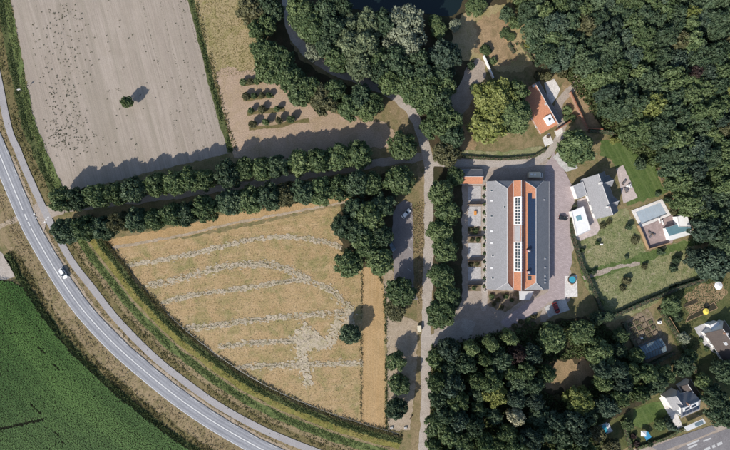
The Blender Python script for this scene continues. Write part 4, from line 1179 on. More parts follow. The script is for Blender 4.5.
while yy < Y1 - 1.2:
    if k % 3 == 1:
        f = MB().box((X0 + .42, yy, 1.1), (.12, 1.15, 2.2)).build('door', M['white'], LB, lo)
        MB().box((X0 + .345, yy, 1.25), (.03, .8, 1.5)).build('pane', M['glass'], f); MB().box((X0 + .33, yy + .45, 1.05), (.06, .05, .18)).build('handle', M['steel'], f)
    else: place_window(LB, (X0 + .42, yy, 1.75), Vector((-1, 0, 0)), 1.5, 1.6)
    yy += 1.72; k += 1
for k in range(12): place_window(LB, (X0 + 23.78, Y0 + 2.4 + k * 3.4, 1.7), Vector((1, 0, 0)), 1.3, 1.4)
for k in range(5):
    place_window(LB, (X0 + 3 + k * 4.4, Y0 + .28, 1.7), Vector((0, -1, 0)), 1.4, 1.5); place_window(LB, (X0 + 3 + k * 4.4, Y1 - .28, 1.7), Vector((0, 1, 0)), 1.4, 1.5)
# glass porch at the south end
PO = root_at(523, 294, 'glass_porch', 'pale glazed porch roof at the lower end of the long building', 'porch')
pp = [P(519, 291, 2.6), P(534, 291, 2.6), P(530, 299.5, 2.6), P(519.5, 300, 2.6)]
MB().prism([(p.x, p.y) for p in pp], 2.5, 2.6).build('roof', M['paleroof'], PO, off(PO))
for p in pp: MB().tube((p.x, p.y, 0), (p.x, p.y, 2.5), .06, .06, 6).build('post', M['steel'], PO, off(PO))

# ------------------------------------------------------------------ shed with orange roof
SH = root_at(471, 178, 'shed', 'small shed with orange tiled roof beside the patio row', 'shed')
gable_block(SH, (461, 176.5), (483.5, 176.5), 2.6, 2.4, 2.3, 4.0, 'slate_dark_shaded', 'orange', 'brick')  # north slope gets a dark tile colour standing for its shade
# patios with fences
PATIOS = [(186, 201, 204.5), (206.5, 226, None), (227.5, 233, 236.5), (243, 257, 260.5), (267, 280.5, 284.5)]
PN_ = ['the patio nearest the orange roofed shed', 'the second patio from the shed', 'the third patio from the shed', 'the fourth patio from the shed', 'the fifth patio from the shed']
for i, (a, b, w) in enumerate(PATIOS):
    if i != 2: sheet('patio', [(468, a), (481, a), (481, b), (468, b)], .12, M['patio'], 0)
    else: sheet('patio_bed', [(468, 227), (481, 227), (481, 234), (468, 234)], .12, M['bed'], .2, 140)
    if w:
        c0, c1 = P(467.5, w), P(482, w)
        F = thing('garden_fence', 'dark timber fence along the lower side of %s' % PN_[i], 'fence', ((c0.x + c1.x) / 2, c0.y, 0), 0, 'patio fences')
        L = (c1.x - c0.x)
        pm = MB().box((0, 0, 1.15), (.24, .05, 2.2)).mesh('plank'); pm.materials.append(M['darkwood'])
        n = int(L / .27)
        for k in range(n): link('plank', pm, None, F, (-L / 2 + .14 + k * L / n, .012 * (k % 2), 0))
        qm = MB().box((0, -.08, 1.17), (.10, .10, 2.34)).mesh('post'); qm.materials.append(M['wood'])
        for k in range(4): link('post', qm, None, F, (-L / 2 + .1 + k * (L - .2) / 3, 0, 0))
        MB().box((0, -.05, 1.9), (L, .04, .09)).build('rail', M['wood'], F)
for (a, b, s) in ((237, 243, 1), (261.5, 267, 2), (226.5, 227, 3), (285, 291, 4)):
    if b - a > 2: sheet('patio_bed', [(468, a), (481, a), (481, b), (468, b)], .12, M['bed'], .2, 150 + s)
ss = root_at(475, 213, 'storage_box', 'orange storage box standing on the second patio', 'box')
MB().box((0, 0, .35), (.85, 1.5, .7), 0).build('body', M['orangeplastic'], ss); MB().box((0, 0, .74), (.95, 1.6, .08), 0, .94).build('lid', M['orangeplastic'], ss); MB().box((0, -.82, .55), (.25, .05, .06)).build('handle', M['steel'], ss)

# bushes as individuals
def bush(x, y, r, mat, label, h=None, group=None, name='shrub'):
    return tree(x, y, r, mat, label, h=h or r * S * 1.5, kind='bush', name=name, group=group, cat='shrub')
for k in range(13):
    bush(484.5, 188 + k * 8.2, 1.7, 'MDLMD'[k % 5], '%s small shrub from the top along the front of the long building' % ORD[k], 1.0, 'shrubs along the front of the long building')
    q = root_at(484.8, 192 + k * 8.2, 'flower_pot', '%s white flower pot from the top along the long building front' % ORD[k], 'flower pot', 'white pots along the long building front')
    mb = MB()
    mb.tube((0, 0, 0), (0, 0, .55), .28, .42, 12); mb.build('pot', M['white'], q); MB().tube((0, 0, .54), (0, 0, .60), .46, .46, 12).build('rim', M['white'], q); MB().tube((0, 0, .6), (0, 0, .63), .36, .36, 12).build('soil', M['mud'], q)
for i, (x, y, r, m) in enumerate(((471, 230, 2.4, 'O'), (476, 231, 2.6, 'M'), (472, 240, 2.4, 'O'), (478, 240, 2.2, 'M'), (471, 264, 2.2, 'O'), (477, 264, 2.6, 'O'), (474, 288, 2.5, 'M'))):
    bush(x, y, r, m, 'low shrub in the planting beds between the patios', 1.2, 'shrubs in the patio beds')
for i, (x, y, r, m) in enumerate(((492, 296, 2.5, 'M'), (498, 300, 2.2, 'O'), (506, 296, 2.6, 'M'), (494, 304, 2.4, 'O'), (512, 300, 2.0, 'M'), (502, 307, 2.2, 'O'))):
    bush(x, y, r, m, 'low shrub in the front bed below the long building', 1.0, 'shrubs in the front bed')
for i, (x, y, r, m) in enumerate(((515, 326, 2.8, 'O'), (521, 322, 2.6, 'O'), (528, 321, 3.0, 'M'), (534, 317, 2.6, 'O'), (526, 327, 2.6, 'O'), (518, 331, 2.4, 'M'), (533, 324, 2.2, 'M'))):
    bush(x, y, r, m, 'scrubby shrub on the rough verge beside the brick drive', 1.2, 'shrubs on the rough verge')

# ------------------------------------------------------------------ orange roofed house
OH = root_at(542, 108, 'orange_roofed_house', 'house with bright orange tiled roof and white dormer beside the chestnut', 'house')
A0, B0, d, n = gable_block(OH, (535, 83), (558.5, 124), 2.3, 6.6, 2.5, 4.6, 'slate_dark_shaded', 'orange', 'brick')  # north-east slope coloured dark for shade, the sunny one stays orange
dm = P(549.5, 120, 4.8)
db = MB().box((dm.x, dm.y, 4.0), (2.6, 3.4, 1.5), math.atan2(d.y, d.x) + math.pi / 2).build('dormer', M['white'], OH, off(OH))
MB().box((dm.x, dm.y, 4.82), (2.9, 3.7, .14), math.atan2(d.y, d.x) + math.pi / 2).build('dormer_roof', M['whiteroof'], db)
MB().box((dm.x, dm.y + .3, 4.95), (.8, .8, .12), math.atan2(d.y, d.x)).build('dormer_skylight', M['glass'], db)
chimney(OH, 533.5, 86, 3.8, 5.6, .8)
MB().box((P(546, 104, 4.9).x, P(546, 104, 4.9).y, 4.6), (.7, .7, .9), .5).build('vent', M['lead'], OH, off(OH))
for k in range(4):
    c = A0.lerp(B0, .18 + .21 * k) - n * 6.62
    place_window(OH, (c.x, c.y, 1.25), -n, 1.3, 1.4)
for k in range(4):
    c = A0.lerp(B0, .18 + .21 * k) + n * 2.32
    place_window(OH, (c.x, c.y, 1.25), n, 1.3, 1.4)
sheet('white_terrace', [(542, 138), (549, 133), (553.5, 143), (545, 147)], .14, M['whitepave'], .05, 160)
sheet('white_terrace', [(554, 131), (562, 126.5), (563, 132), (557, 138)], .15, M['whitepave'], .05, 161)
gt = root_at(547.5, 137, 'garden_table', 'dark round garden table on the white terrace below the orange roof', 'table')
MB().tube((0, 0, .70), (0, 0, .75), .7, .7, 16).build('table_top', M['darkwood'], gt); MB().tube((0, 0, 0), (0, 0, .7), .06, .06, 8).build('pedestal', M['steel'], gt); MB().tube((0, 0, 0), (0, 0, .05), .35, .3, 12).build('base', M['steel'], gt)

def wall_run(pts, h, w, mat, name, label, cat='wall'):
    q = [P(x, y) for x, y in pts]
    r = thing(name, label, cat, (q[0].x, q[0].y, 0))
    for a, b in zip(q, q[1:]):
        dd = b - a; rz = math.atan2(dd.y, dd.x); c = (a + b) / 2 - q[0]
        o1 = MB().box((c.x, c.y, h / 2), (dd.length, w, h), rz).build('wall', M[mat], r)
        MB().box((c.x, c.y, h + .04), (dd.length + .05, w + .1, .08), rz).build('coping', M[mat if mat == 'wood' else 'clay_and_shade' if mat == 'brick' else 'lead' if mat != 'white' else 'whiteroof'], o1)
    return r
wall_run([(483, 57), (487, 66), (492.5, 79)], 1.7, .36, 'white', 'garden_wall', 'white garden wall between gravel yard and dry lawn')
wall_run([(569, 93), (576, 108), (586, 129), (601, 130)], 1.7, .3, 'brick', 'garden_wall', 'brick garden wall beside the brown ground below the forest')
wall_run([(555, 131), (578, 116)], 1.6, .3, 'brick', 'garden_wall', 'brick wall running from the orange roofed house to the forest')

def hedge(pts, w, h, mat, label, seed=1, name='hedge'):
    q = [P(x, y) for x, y in pts]
    rg = np.random.default_rng(seed)
    core = MB(); C, N = [], []
    for a, b in zip(q, q[1:]):
        dd = b - a; L = dd.length; rz = math.atan2(dd.y, dd.x); c = (a + b) / 2
        core.box((c.x - q[0].x, c.y - q[0].y, h * .47), (L, w * .8, h * .94), rz)
        m = int(L * (w + 2 * h) * 16)
        t = rg.random(m); s = rg.random(m) * (w + 2 * h) - h
        d2 = np.array([dd.x, dd.y]) / L; n2 = np.array([-d2[1], d2[0]])
        top = (s > 0) & (s < w)
        lat = np.where(top, s - w / 2, np.where(s <= 0, -w / 2, w / 2))
        z = np.where(top, h, np.where(s <= 0, h + s, h - (s - w)))
        lat = lat + rg.normal(size=m) * .07; z = z + rg.normal(size=m) * .08
        xy = np.array([a.x - q[0].x, a.y - q[0].y]) + d2 * (t * L)[:, None] + n2 * lat[:, None]
        C.append(np.c_[xy, np.maximum(z, .05)])
        nn = np.where(top[:, None], np.array([0, 0, 1.0]), np.c_[n2[0] * np.sign(lat), n2[1] * np.sign(lat), np.zeros(m)])
        N.append(unit(nn + rg.normal(size=(m, 3)) * .5))
    C, N = np.concatenate(C), np.concatenate(N)
    r = thing(name, label, 'hedge', (q[0].x, q[0].y, 0))
    core.build('stems', M['bark'], r)
    link('foliage', quads_mesh('foliage', leaf_quads(C, N, .16 + .12 * rg.random(len(C)), rg), rg.random(len(C))), M[mat], r)
    return r
hedge([(574, 205), (571, 220), (572, 236), (577, 252), (581, 266), (590, 284), (604, 318)], 1.3, 1.8, 'D', 'long dark hedge between the brick drive and the garden lawn', 1)
hedge([(606, 318), (640, 303), (652, 298)], 1.4, 1.9, 'D', 'dark hedge along the lower side of the garden lawn', 2)
hedge([(652, 298), (680, 286), (704, 279)], 1.4, 1.9, 'D', 'dark hedge between garden lawn and side garden', 3)
hedge([(658, 308), (672, 330), (690, 362), (694, 372)], 1.3, 1.8, 'M', 'green hedge between kitchen garden and side garden', 4)
hedge([(462, 157), (500, 159.5), (533, 157), (545, 150)], .9, 1.1, 'M', 'low green hedge along the access lane', 5)
hedge([(588, 131.5), (604, 132.5), (612, 134)], 1.2, 1.5, 'D', 'clipped dark hedge below the brick garden wall', 6)
hedge([(621, 420), (627, 440), (630, 450)], 1.3, 1.7, 'M', 'short green hedge beside the small lawn', 7)
hedge([(635, 448), (664, 437), (684, 427)], 1.0, 1.3, 'M', 'green hedge along the street footway', 8)
hedge([(622, 322), (634, 345), (645, 366), (673, 352)], 1.2, 1.5, 'D', 'dark hedge round the lower side of the kitchen garden', 9)
hedge([(508, 44), (514, 54)], 1.0, .9, 'D', 'small hedge beside the vegetable beds', 10)
hedge([(520, 44), (536, 66)], .8, 1.0, 'L', 'light hedge strip along the vegetable beds', 11)
for k, (x, y) in enumerate(((661, 168), (662.5, 173), (665, 178), (668, 183))):
    hedge([(x - 4, y + 1.5), (x + 1, y), (x + 6, y + 1)], 1.6, 1.5, 'Y', '%s of four yellow green clipped shrub rows beside the lawn' % ORD[k], 20 + k, 'clipped_shrub')

# ------------------------------------------------------------------ villa
VL = root_at(598, 197, 'villa', 'villa with light grey gabled roof and dark dormers beside the white carport', 'house')
A0, B0, d, n = gable_block(VL, (598.5, 174), (613, 215), 4.4, 4.3, 3.0, 7.4, 'slate_dark_shaded', 'slate', 'white')  # shadow side of the same roof painted with the darker slate
gable_block(VL, (603, 183.5), (614, 180), 1.9, 1.9, 3.6, 6.0, 'slate_dark_shaded', 'slate', 'white', .2, .12)
gable_block(VL, (611, 203.5), (619, 201), 1.6, 1.6, 3.4, 5.4, 'slate_dark_shaded', 'slate', 'white', .2, .12)
chimney(VL, 601.5, 183, 5, 8.3, .7, 'white'); chimney(VL, 609, 207, 5, 8.2, .6, 'white')
for k in range(4):
    c = A0.lerp(B0, .16 + .22 * k) - n * 4.32
    place_window(VL, (c.x, c.y, 1.6), -n, 1.6, 1.7)
an_ = flat_block(VL, [(573, 186), (583, 181.5), (587, 195), (577.5, 199)], 3.2, 'greyroof', 'white')
CP = root_at(581, 220, 'carport', 'white flat roofed carport beside the villa', 'carport')
flat_block(CP, [(571.5, 211), (583.5, 206), (591, 230), (577, 236.5)], 3.0, 'whiteroof', 'white')
q = P(579, 218, 3.15); MB().box((q.x, q.y, 3.06), (2.0, 1.9, .16), .33).build('roof_light', M['tealroof'], CP, off(CP)); q = P(575, 226, 3.15); MB().box((q.x, q.y, 3.05), (.3, 2.2, .1), .33).build('roof_rail', M['lead'], CP, off(CP))
sheet('villa_forecourt', [(577, 200), (588, 196), (600, 228), (597, 234), (580, 241), (575, 238)], .12, M['paleterrace'], .1, 170)
sheet('villa_terrace', [(616, 169), (623, 165), (637.5, 197.5), (623.5, 203.5)], .12, M['paleterrace'], .1, 171)
def sofa(x, y, rz, label, w=1.8, mat='fabric'):
    r = thing('garden_sofa', label, 'sofa', tuple(P(x, y) + Vector((0, 0, .12))), rz, 'garden sofas on the villa terrace')
    MB().box((0, 0, .22), (w, .85, .24)).build('base', M['darkwood'], r)
    for s in (-1, 1):
        MB().box((s * w / 4, -.05, .42), (w / 2 - .06, .72, .15), 0, .95).build('seat_cushion', M[mat], r); MB().box((s * (w / 2 + .06), 0, .35), (.12, .85, .46)).build('armrest', M['darkwood'], r)
    MB().box((0, .36, .58), (w, .16, .5)).build('backrest', M[mat], r)
sofa(623.5, 182.5, .9, 'dark garden sofa on the villa terrace, uppermost of three'); sofa(625.5, 190, -1.2, 'dark garden sofa on the villa terrace, lower left of three'); sofa(629.5, 186, 1.9, 'pale garden sofa on the villa terrace facing the lawn', 1.6, 'whitefabric')
ct = thing('coffee_table', 'low pale coffee table between the terrace sofas', 'table', tuple(P(626.5, 186.5) + Vector((0, 0, .12))), .3)
MB().box((0, 0, .38), (1.1, .7, .06)).build('table_top', M['white'], ct)
for s in (-1, 1):
    for q in (-1, 1): MB().box((s * .48, q * .28, .175), (.06, .06, .35)).build('leg', M['steel'], ct)
bush(571, 163.5, 3.2, 'M', 'clipped round shrub on the pale forecourt above the brick drive', 1.2)
# pool, terrace and pool house
PL = root_at(651, 213, 'swimming_pool', 'rectangular swimming pool with grey blue cover and white coping', 'pool')
po = [P(631.5, 210.5, .2), P(662, 199, .2), P(671, 215, .2), P(640.5, 227.5, .2)]
pi = [P(636, 212, .2), P(660.5, 202.5, .2), P(667, 214, .2), P(642, 224, .2)]
mb = MB()
v = [(p.x, p.y, .22) for p in po] + [(p.x, p.y, .22) for p in pi] + [(p.x, p.y, 0) for p in po] + [(p.x, p.y, .02) for p in pi]
fs = []
for i in range(4):
    j = (i + 1) % 4
    fs += [(j, i, 4 + i, 4 + j), (i, j, 8 + j, 8 + i), (4 + j, 4 + i, 12 + i, 12 + j)]
mb.add(v, fs).build('coping', M['whitepave'], PL, off(PL))
MB().prism([(p.x, p.y) for p in [a.lerp(sum(pi, Vector()) / 4, .01) for a in pi]], .03, .13).build('cover', M['cover'], PL, off(PL))
e0, e1 = pi[0], pi[1]; dd = (e1 - e0)
for k in range(1, 6):
    a = e0 + dd * k / 6; b = pi[3] + (pi[2] - pi[3]) * k / 6
    MB().tube((a.x, a.y, .14), (b.x, b.y, .14), .035, .035, 5).build('cover_batten', M['steel'], PL, off(PL))
MB().tube((pi[3].x, pi[3].y + .2, .2), (pi[2].x, pi[2].y + .2, .2), .12, .12, 8).build('cover_roller', M['steel'], PL, off(PL))
sheet('pool_terrace', [(640.5, 227), (672, 215), (678, 225), (672, 243), (647, 250)], .16, M['terrace'], .05, 172)
PH = root_at(680, 228, 'pool_house', 'white pool house with teal sloping roof beside the terrace', 'pool house')
flat_block(PH, [(677, 216.5), (686.5, 213.5), (691, 227), (679, 227)], 3.1, 'whiteroof', 'white')
gable_block(PH, (669.5, 236), (691.5, 229.5), 3.0, 1.7, 2.5, 3.5, 'tealroof', 'paleroof', 'white', .25, .1, None)
wall_run([(637, 225.5), (641, 234), (647, 249), (668, 243)], 1.5, .22, 'wood', 'timber_screen', 'tan timber screen round the corner of the pool terrace', 'screen')
def lounger(x, y, rz, label, mat='darkwood'):
    r = thing('sun_lounger', label, 'lounger', tuple(P(x, y) + Vector((0, 0, .17))), rz, 'sun loungers on the pool terrace')
    MB().box((0, 0, .28), (.65, 1.4, .06)).build('frame', M[mat], r)
    MB().slab([(-.32, .7, .34), (.32, .7, .34), (.32, 1.25, .75), (-.32, 1.25, .75)], .06).build('backrest', M[mat], r)
    MB().box((0, -.02, .35), (.6, 1.36, .07)).build('cushion', M['fabric' if mat == 'darkwood' else 'whitefabric'], r)
    for s in (-1, 1):
        for q in (-1, 1): MB().box((s * .27, q * .6, .125), (.05, .05, .25)).build('leg', M['steel'], r)
lounger(649.5, 233, .9, 'dark sun lounger on the pool terrace, leftmost'); lounger(653, 234.5, 1.3, 'dark sun lounger on the pool terrace beside the leftmost'); lounger(650, 236.5, -.6, 'dark sun lounger set crosswise on the pool terrace')
lounger(659, 221.5, .3, 'white sun lounger at the pool edge', 'white'); lounger(662, 223, .4, 'white sun lounger nearer the pool house', 'white')

# garden shrubs below the pool
for (x, y, r, m, l, h) in ((629, 227, 3.4, 'D', 'dark shrub in the garden left of the pool', 2.2), (609, 222, 2.6, 'O', 'olive shrub below the villa, right', 1.4), (603, 226, 3, 'O', 'olive shrub below the villa, middle', 1.4), (598, 243, 2.2, 'M', 'shrub beside the white bench', 1.5),
                           (636, 240, 4.2, 'O', 'spreading brownish shrub at the timber screen', 1.3), (627, 257, 2, 'D', 'small dark shrub on the green strip', 1.2), (661, 252, 3.6, 'D', 'dark shrub below the pool terrace', 2.6), (677, 260, 3.8, 'D', 'dark shrub below the pool house, upper', 2.6),
                           (674, 268, 3.6, 'D', 'dark shrub below the pool house, lower', 2.6), (645, 266, 2.8, 'O', 'olive shrub in the middle of the garden lawn', 1.6), (627, 281, 4, 'O', 'loose olive shrub on the lawn, larger of two', 2.2), (623, 288, 3, 'O', 'loose olive shrub on the lawn, smaller of two', 1.6),
                           (588, 273, 2.6, 'D', 'dark shrub inside the long hedge, uppermost', 1.5), (594, 272, 2.4, 'D', 'dark shrub inside the long hedge, second', 1.8), (592, 288, 2.8, 'D', 'dark shrub inside the long hedge, third', 1.8), (602, 303, 3.0, 'M', 'shrub at the lower end of the long hedge', 1.8),
                           (583, 250, 2.2, 'M', 'shrub beside the upper bend of the long hedge', 1.4), (658, 194, 2.6, 'D', 'dark shrub at the upper pool corner', 1.4), (674, 212, 3.2, 'O', 'olive shrub beside the pool house', 1.6), (668, 200, 3.4, 'D', 'dark shrub right of the pool', 1.8),
                           (641, 164, 5, 'D', 'dark shrub standing on the striped lawn', 3.4), (655, 160, 4, 'M', 'shrub on the forest edge of the lawn', 2.2), (698, 240, 5, 'M', 'shrub right of the pool house', 2.6), (685, 196, 5, 'M', 'shrub between pool and forest', 3),
                           (676, 192, 4, 'O', 'olive shrub between pool and forest', 2), (701, 340, 2.4, 'M', 'shrub beside the grey terrace, upper', 1.2), (707, 349, 2.6, 'M', 'shrub beside the grey terrace, lower', 1.2), (716, 350, 2.6, 'D', 'dark shrub at the white wall of the brown roofed house', 1.2),
                           (486, 50, 5.5, 'M', 'round green shrub on the dry lawn', 2.6), (493, 61, 3.5, 'M', 'shrub at the end of the white garden wall', 1.6), (471, 66, 4.2, 'D', 'dark rounded shrub at the gravel yard', 2.4), (473, 87, 3.2, 'D', 'small dark shrub on the gravel yard', 2.2),
                           (505, 33, 5, 'M', 'leafy shrub in the vegetable patch', 1.4), (512, 36, 4, 'L', 'light shrub in the vegetable patch', 1.2), (530, 43, 5, 'Y', 'pale yellow shrub beside the vegetable beds', 3), (507, 14, 7, 'D', 'dark shrub at the right of the dry lawn', 3.2), (515, 22, 6, 'M', 'green shrub at the right of the dry lawn', 3),
                           (568, 110, 4.5, 'L', 'light shrub beside the curved drive', 1.8), (573, 118, 4, 'L', 'light shrub by the brick wall', 1.8), (566, 118, 3, 'M', 'green shrub at the curved drive end', 1.4), (613, 141, 3.5, 'Y', 'clipped yellow green shrub above the lawn', 1.4), (618, 140, 3, 'Y', 'clipped yellow green shrub at the lawn corner', 1.4),
                           (540, 76, 5, 'O', 'olive shrub above the white courtyard', 2.6), (548, 76, 5, 'O', 'brown olive shrub above the white courtyard', 2.6), (562, 72, 5, 'O', 'brownish shrub at the head of the drive', 3), (645, 394, 4, 'D', 'dark shrub above the small lawn', 2), (637, 444, 3, 'R', 'reddish shrub by the short hedge', 1.4),
                           (634, 436, 2.6, 'R', 'reddish brown shrub left of the white parasol', 1.4), (650, 444, 3, 'D', 'dark shrub below the blue tarpaulin', 1.6), (678, 318, 4, 'D', 'dark shrub at the corner of the long planting bed', 2), (557, 397, 3, 'O', 'tan rounded shrub below the clearing', 2)):
    bush(x, y, r, m, l, h)
GB = root_at(600.5, 244.5, 'garden_bench', 'small white garden bench on the lawn below the villa', 'bench')
MB().box((0, 0, .45), (1.5, .5, .06)).build('seat', M['white'], GB); MB().box((0, .26, .72), (1.5, .05, .4)).build('backrest', M['white'], GB)
for s in (-1, 1):
    for q in (-1, 1): MB().box((s * .65, q * .2, .21), (.07, .07, .42)).build('leg', M['white'], GB)

# ------------------------------------------------------------------ spa terrace, carport slab
sheet('spa_terrace', [(564.5, 276), (577, 275), (577.5, 296.5), (564.5, 297)], .14, M['whitepave'], .03, 173)
SP = thing('hot_tub', 'round blue hot tub on the white terrace beside the long hedge', 'hot tub', tuple(P(571.5, 279.5) + Vector((0, 0, .14))))
mb = MB(); k = 20
for z, r in ((0, 1.6), (.7, 1.65)): pass
ring = lambda r, z: [(r * math.cos(6.2832 * i / k), r * math.sin(6.2832 * i / k), z) for i in range(k)]
vs = ring(1.6, 0) + ring(1.65, .7) + ring(1.4, .7) + ring(1.38, .45)
fs = []
for q in range(3):
    for i in range(k):
        j = (i + 1) % k; fs.append((q * k + i, q * k + j, (q + 1) * k + j, (q + 1) * k + i))
MB().add(vs, fs).build('shell', M['darkwood'], SP); MB().tube((0, 0, .40), (0, 0, .56), 1.385, 1.385, 20).build('water', M['poolwater'], SP)
MB().box((0, -1.9, .2), (.9, .5, .4)).build('step', M['wood'], SP)
sheet('carport_slab', [(544, 307), (565, 298), (569.5, 310), (548.5, 317)], .15, M['concrete'], .04, 174)

# ------------------------------------------------------------------ vehicles
def loft(mb, secs):
    """secs: list of rings with equal counts"""
    n = len(secs[0]); vs = [p for s in secs for p in s]
    fs = []
    for a in range(len(secs) - 1):
        for i in range(n):
            j = (i + 1) % n; fs.append((a * n + i, a * n + j, (a + 1) * n + j, (a + 1) * n + i))
    fs.append(list(reversed(range(n)))); fs.append([(len(secs) - 1) * n + i for i in range(n)])
    return mb.add(vs, fs)
def wheel(parent, x, y, r=.32, w=.2):
    t = MB().tube((x, y - w / 2, r), (x, y + w / 2, r), r, r, 14).build('wheel', M['tyre'], parent)
    s = 1 if y > 0 else -1
    MB().tube((x, y + s * (w / 2 - .02), r), (x, y + s * (w / 2 + .012), r), r * .62, r * .58, 10).build('rim', M['rim'], t)
def car(px, py, heading, paint, label, L=4.4, W=1.8, z=0, group=None):
    p = P(px, py)
    r = thing('car', label, 'car', (p.x, p.y, z), heading, group)
    def ring(x, w, zb, zs, zt):
        return [(x, -w * .86, zb), (x, -w, zs), (x, -w * .93, zt - .04), (x, -w * .6, zt), (x, w * .6, zt), (x, w * .93, zt - .04), (x, w, zs), (x, w * .86, zb)]
    h = W / 2; a = L / 2
    loft(MB(), [ring(-a, h * .80, .38, .55, .74), ring(-a + .14, h * .93, .25, .55, .90), ring(-a + .8, h, .2, .55, .94), ring(-.2, h, .2, .55, .93), ring(a - 1.35, h, .2, .55, .90), ring(a - .55, h * .97, .22, .52, .80), ring(a - .15, h * .86, .26, .5, .68), ring(a, h * .72, .36, .48, .58)]).build('body', M[paint], r)
    loft(MB(), [[(-a + .35, -h * .84, .90), (-a + .35, h * .84, .90), (-a + .75, h * .70, 1.36), (-a + .75, -h * .70, 1.36)], [(a - 1.15, -h * .86, .86), (a - 1.15, h * .86, .86), (a - 2.0, h * .70, 1.40), (a - 2.0, -h * .70, 1.40)]]).build('windows', M['glass'], r)
    loft(MB(), [[(-a + .62, -h * .72, 1.34), (-a + .62, h * .72, 1.34), (-a + .70, h * .66, 1.42), (-a + .70, -h * .66, 1.42)], [(-a + 1.4, -h * .74, 1.38), (-a + 1.4, h * .74, 1.38), (-a + 1.4, h * .66, 1.47), (-a + 1.4, -h * .66, 1.47)], [(a - 1.95, -h * .72, 1.37), (a - 1.95, h * .72, 1.37), (a - 2.0, h * .66, 1.43), (a - 2.0, -h * .66, 1.43)]]).build('roof', M[paint], r)
    for x in (-a + .85, a - .85):
        for y in (-1, 1): wheel(r, x, y * (h - .10))
    for y in (-1, 1):
        MB().box((a - .12, y * h * .62, .62), (.22, .32, .12)).build('headlight', M['lamp'], r); MB().box((-a + .04, y * h * .62, .70), (.12, .3, .16)).build('tail_light', M['redlamp'], r)
        MB().box((a - 1.45, y * (h + .08), .95), (.16, .18, .12)).build('mirror', M[paint], r)
    for x in (a, -a): MB().box((x + (.015 if x > 0 else -.015), 0, .42), (.05, .5, .11)).build('number_plate', M['white'], r)
    return r
hd = lambda dx, dy: math.atan2(-dy, dx)
car(64.5, 273, hd(8, 12.5), 'carwhite', 'white car driving on the right lane of the main road', 4.5, 1.9, .255)
car(406, 213.5, hd(1, -1.05), 'carwhite', 'white car parked at the head of the parking area', 4.4, 1.8, .06)
car(391.5, 246, hd(.55, 1), 'carblue', 'blue grey car parked in the tree shade of the parking area', 4.3, 1.8, .06)
car(555.5, 307.5, hd(.35, .9), 'carred', 'dark red car parked on the grey slab', 4.6, 1.85, .16)
car(562.5, 218, hd(1, .15), 'cardark', 'small black car on the brick drive beside the villa', 3.6, 1.65, .11)

VN = thing('camper_van', 'long cream camper van parked in the shade above the long building', 'van', tuple(P(534, 175.5) + Vector((0, 0, .11))), 0)
def vr(x, w, zb, zt): return [(x, -w, zb), (x, -w, zt - .18), (x, -w * .86, zt), (x, w * .86, zt), (x, w, zt - .18), (x, w, zb)]
loft(MB(), [vr(-2.9, 1.0, .45, 2.55), vr(-2.7, 1.12, .35, 2.75), vr(1.3, 1.12, .35, 2.75), vr(1.75, 1.08, .35, 2.45)]).build('body', M['cream'], VN)
loft(MB(), [vr(1.752, 1.0, .35, 1.9), vr(2.2, .98, .35, 1.75), vr(2.75, .95, .35, 1.15), vr(3.05, .85, .45, .95)]).build('cab', M['carwhite'], VN)
MB().slab([(2.22, -.82, 1.74), (2.22, .82, 1.74), (2.74, .8, 1.17), (2.74, -.8, 1.17)], .04).build('windscreen', M['glass'], VN)
MB().box((-.6, 0, 2.80), (.7, .7, .10)).build('roof_hatch', M['white'], VN); MB().box((-1.9, .1, 2.81), (.9, .6, .12)).build('roof_hatch', M['white'], VN)
for y in (-1, 1):
    MB().box((-.9, y * 1.125, 1.75), (1.1, .03, .55)).build('side_window', M['glass'], VN); MB().box((2.98, y * .6, .72), (.14, .25, .16)).build('headlight', M['lamp'], VN)
    for x in (-1.9, 2.0): wheel(VN, x, y * .95, .35, .24)

TR = thing('utility_cart', 'small cream box cart standing at the edge of the lane', 'cart', tuple(P(419, 328) + Vector((0, 0, .06))), math.pi / 2 + .05)
MB().box((0, 0, .95), (2.4, 1.4, 1.1), 0, .97).build('body', M['cream'], TR); MB().box((0, 0, 1.53), (2.5, 1.5, .06)).build('lid', M['cream'], TR)
for y in (-1, 1):
    wheel(TR, -.1, y * .72, .28, .16); MB().box((-.1, y * .72, .63), (.75, .2, .04)).build('mudguard', M['steel'], TR)
MB().tube((-1.2, 0, .45), (-2.0, 0, .45), .04, .04, 6).build('drawbar', M['steel'], TR); MB().tube((-1.9, 0, 0.0), (-1.9, 0, .5), .035, .035, 6).build('jockey_stand', M['steel'], TR)

# ------------------------------------------------------------------ greenhouse and kitchen garden
GH = root_at(656, 351, 'greenhouse', 'glass greenhouse with pale glazed roof at the kitchen garden end', 'greenhouse')
A, B = P(644.5, 354.5, 3.4), P(666, 345.5, 3.4)
d = (B - A).normalized(); L = (B - A).length; n = Vector((-d.y, d.x, 0)); go = off(GH)
A0, B0 = Vector((A.x, A.y, 0)), Vector((B.x, B.y, 0)); w = 2.9; ev = 2.0
MB().prism([tuple(q[:2]) for q in (A0 + n * w, A0 - n * w, B0 - n * w, B0 + n * w)], 0, .5).build('base_wall', M['brick'], GH, go)
fr = MB(); nb = 8
for k in range(nb + 1):
    c = A0 + d * L * k / nb
    for s in (-1, 1):
        fr.tube(c + n * s * w + Vector((0, 0, .5)), c + n * s * w + Vector((0, 0, ev)), .05, .05, 6); fr.tube(c + n * s * w + Vector((0, 0, ev)), c + Vector((0, 0, 3.4)), .05, .05, 6)
fr.tube(A0 + Vector((0, 0, 3.42)), B0 + Vector((0, 0, 3.42)), .07, .07, 6)
for s in (-1, 1): fr.tube(A0 + n * s * w + Vector((0, 0, ev)), B0 + n * s * w + Vector((0, 0, ev)), .06, .06, 6)
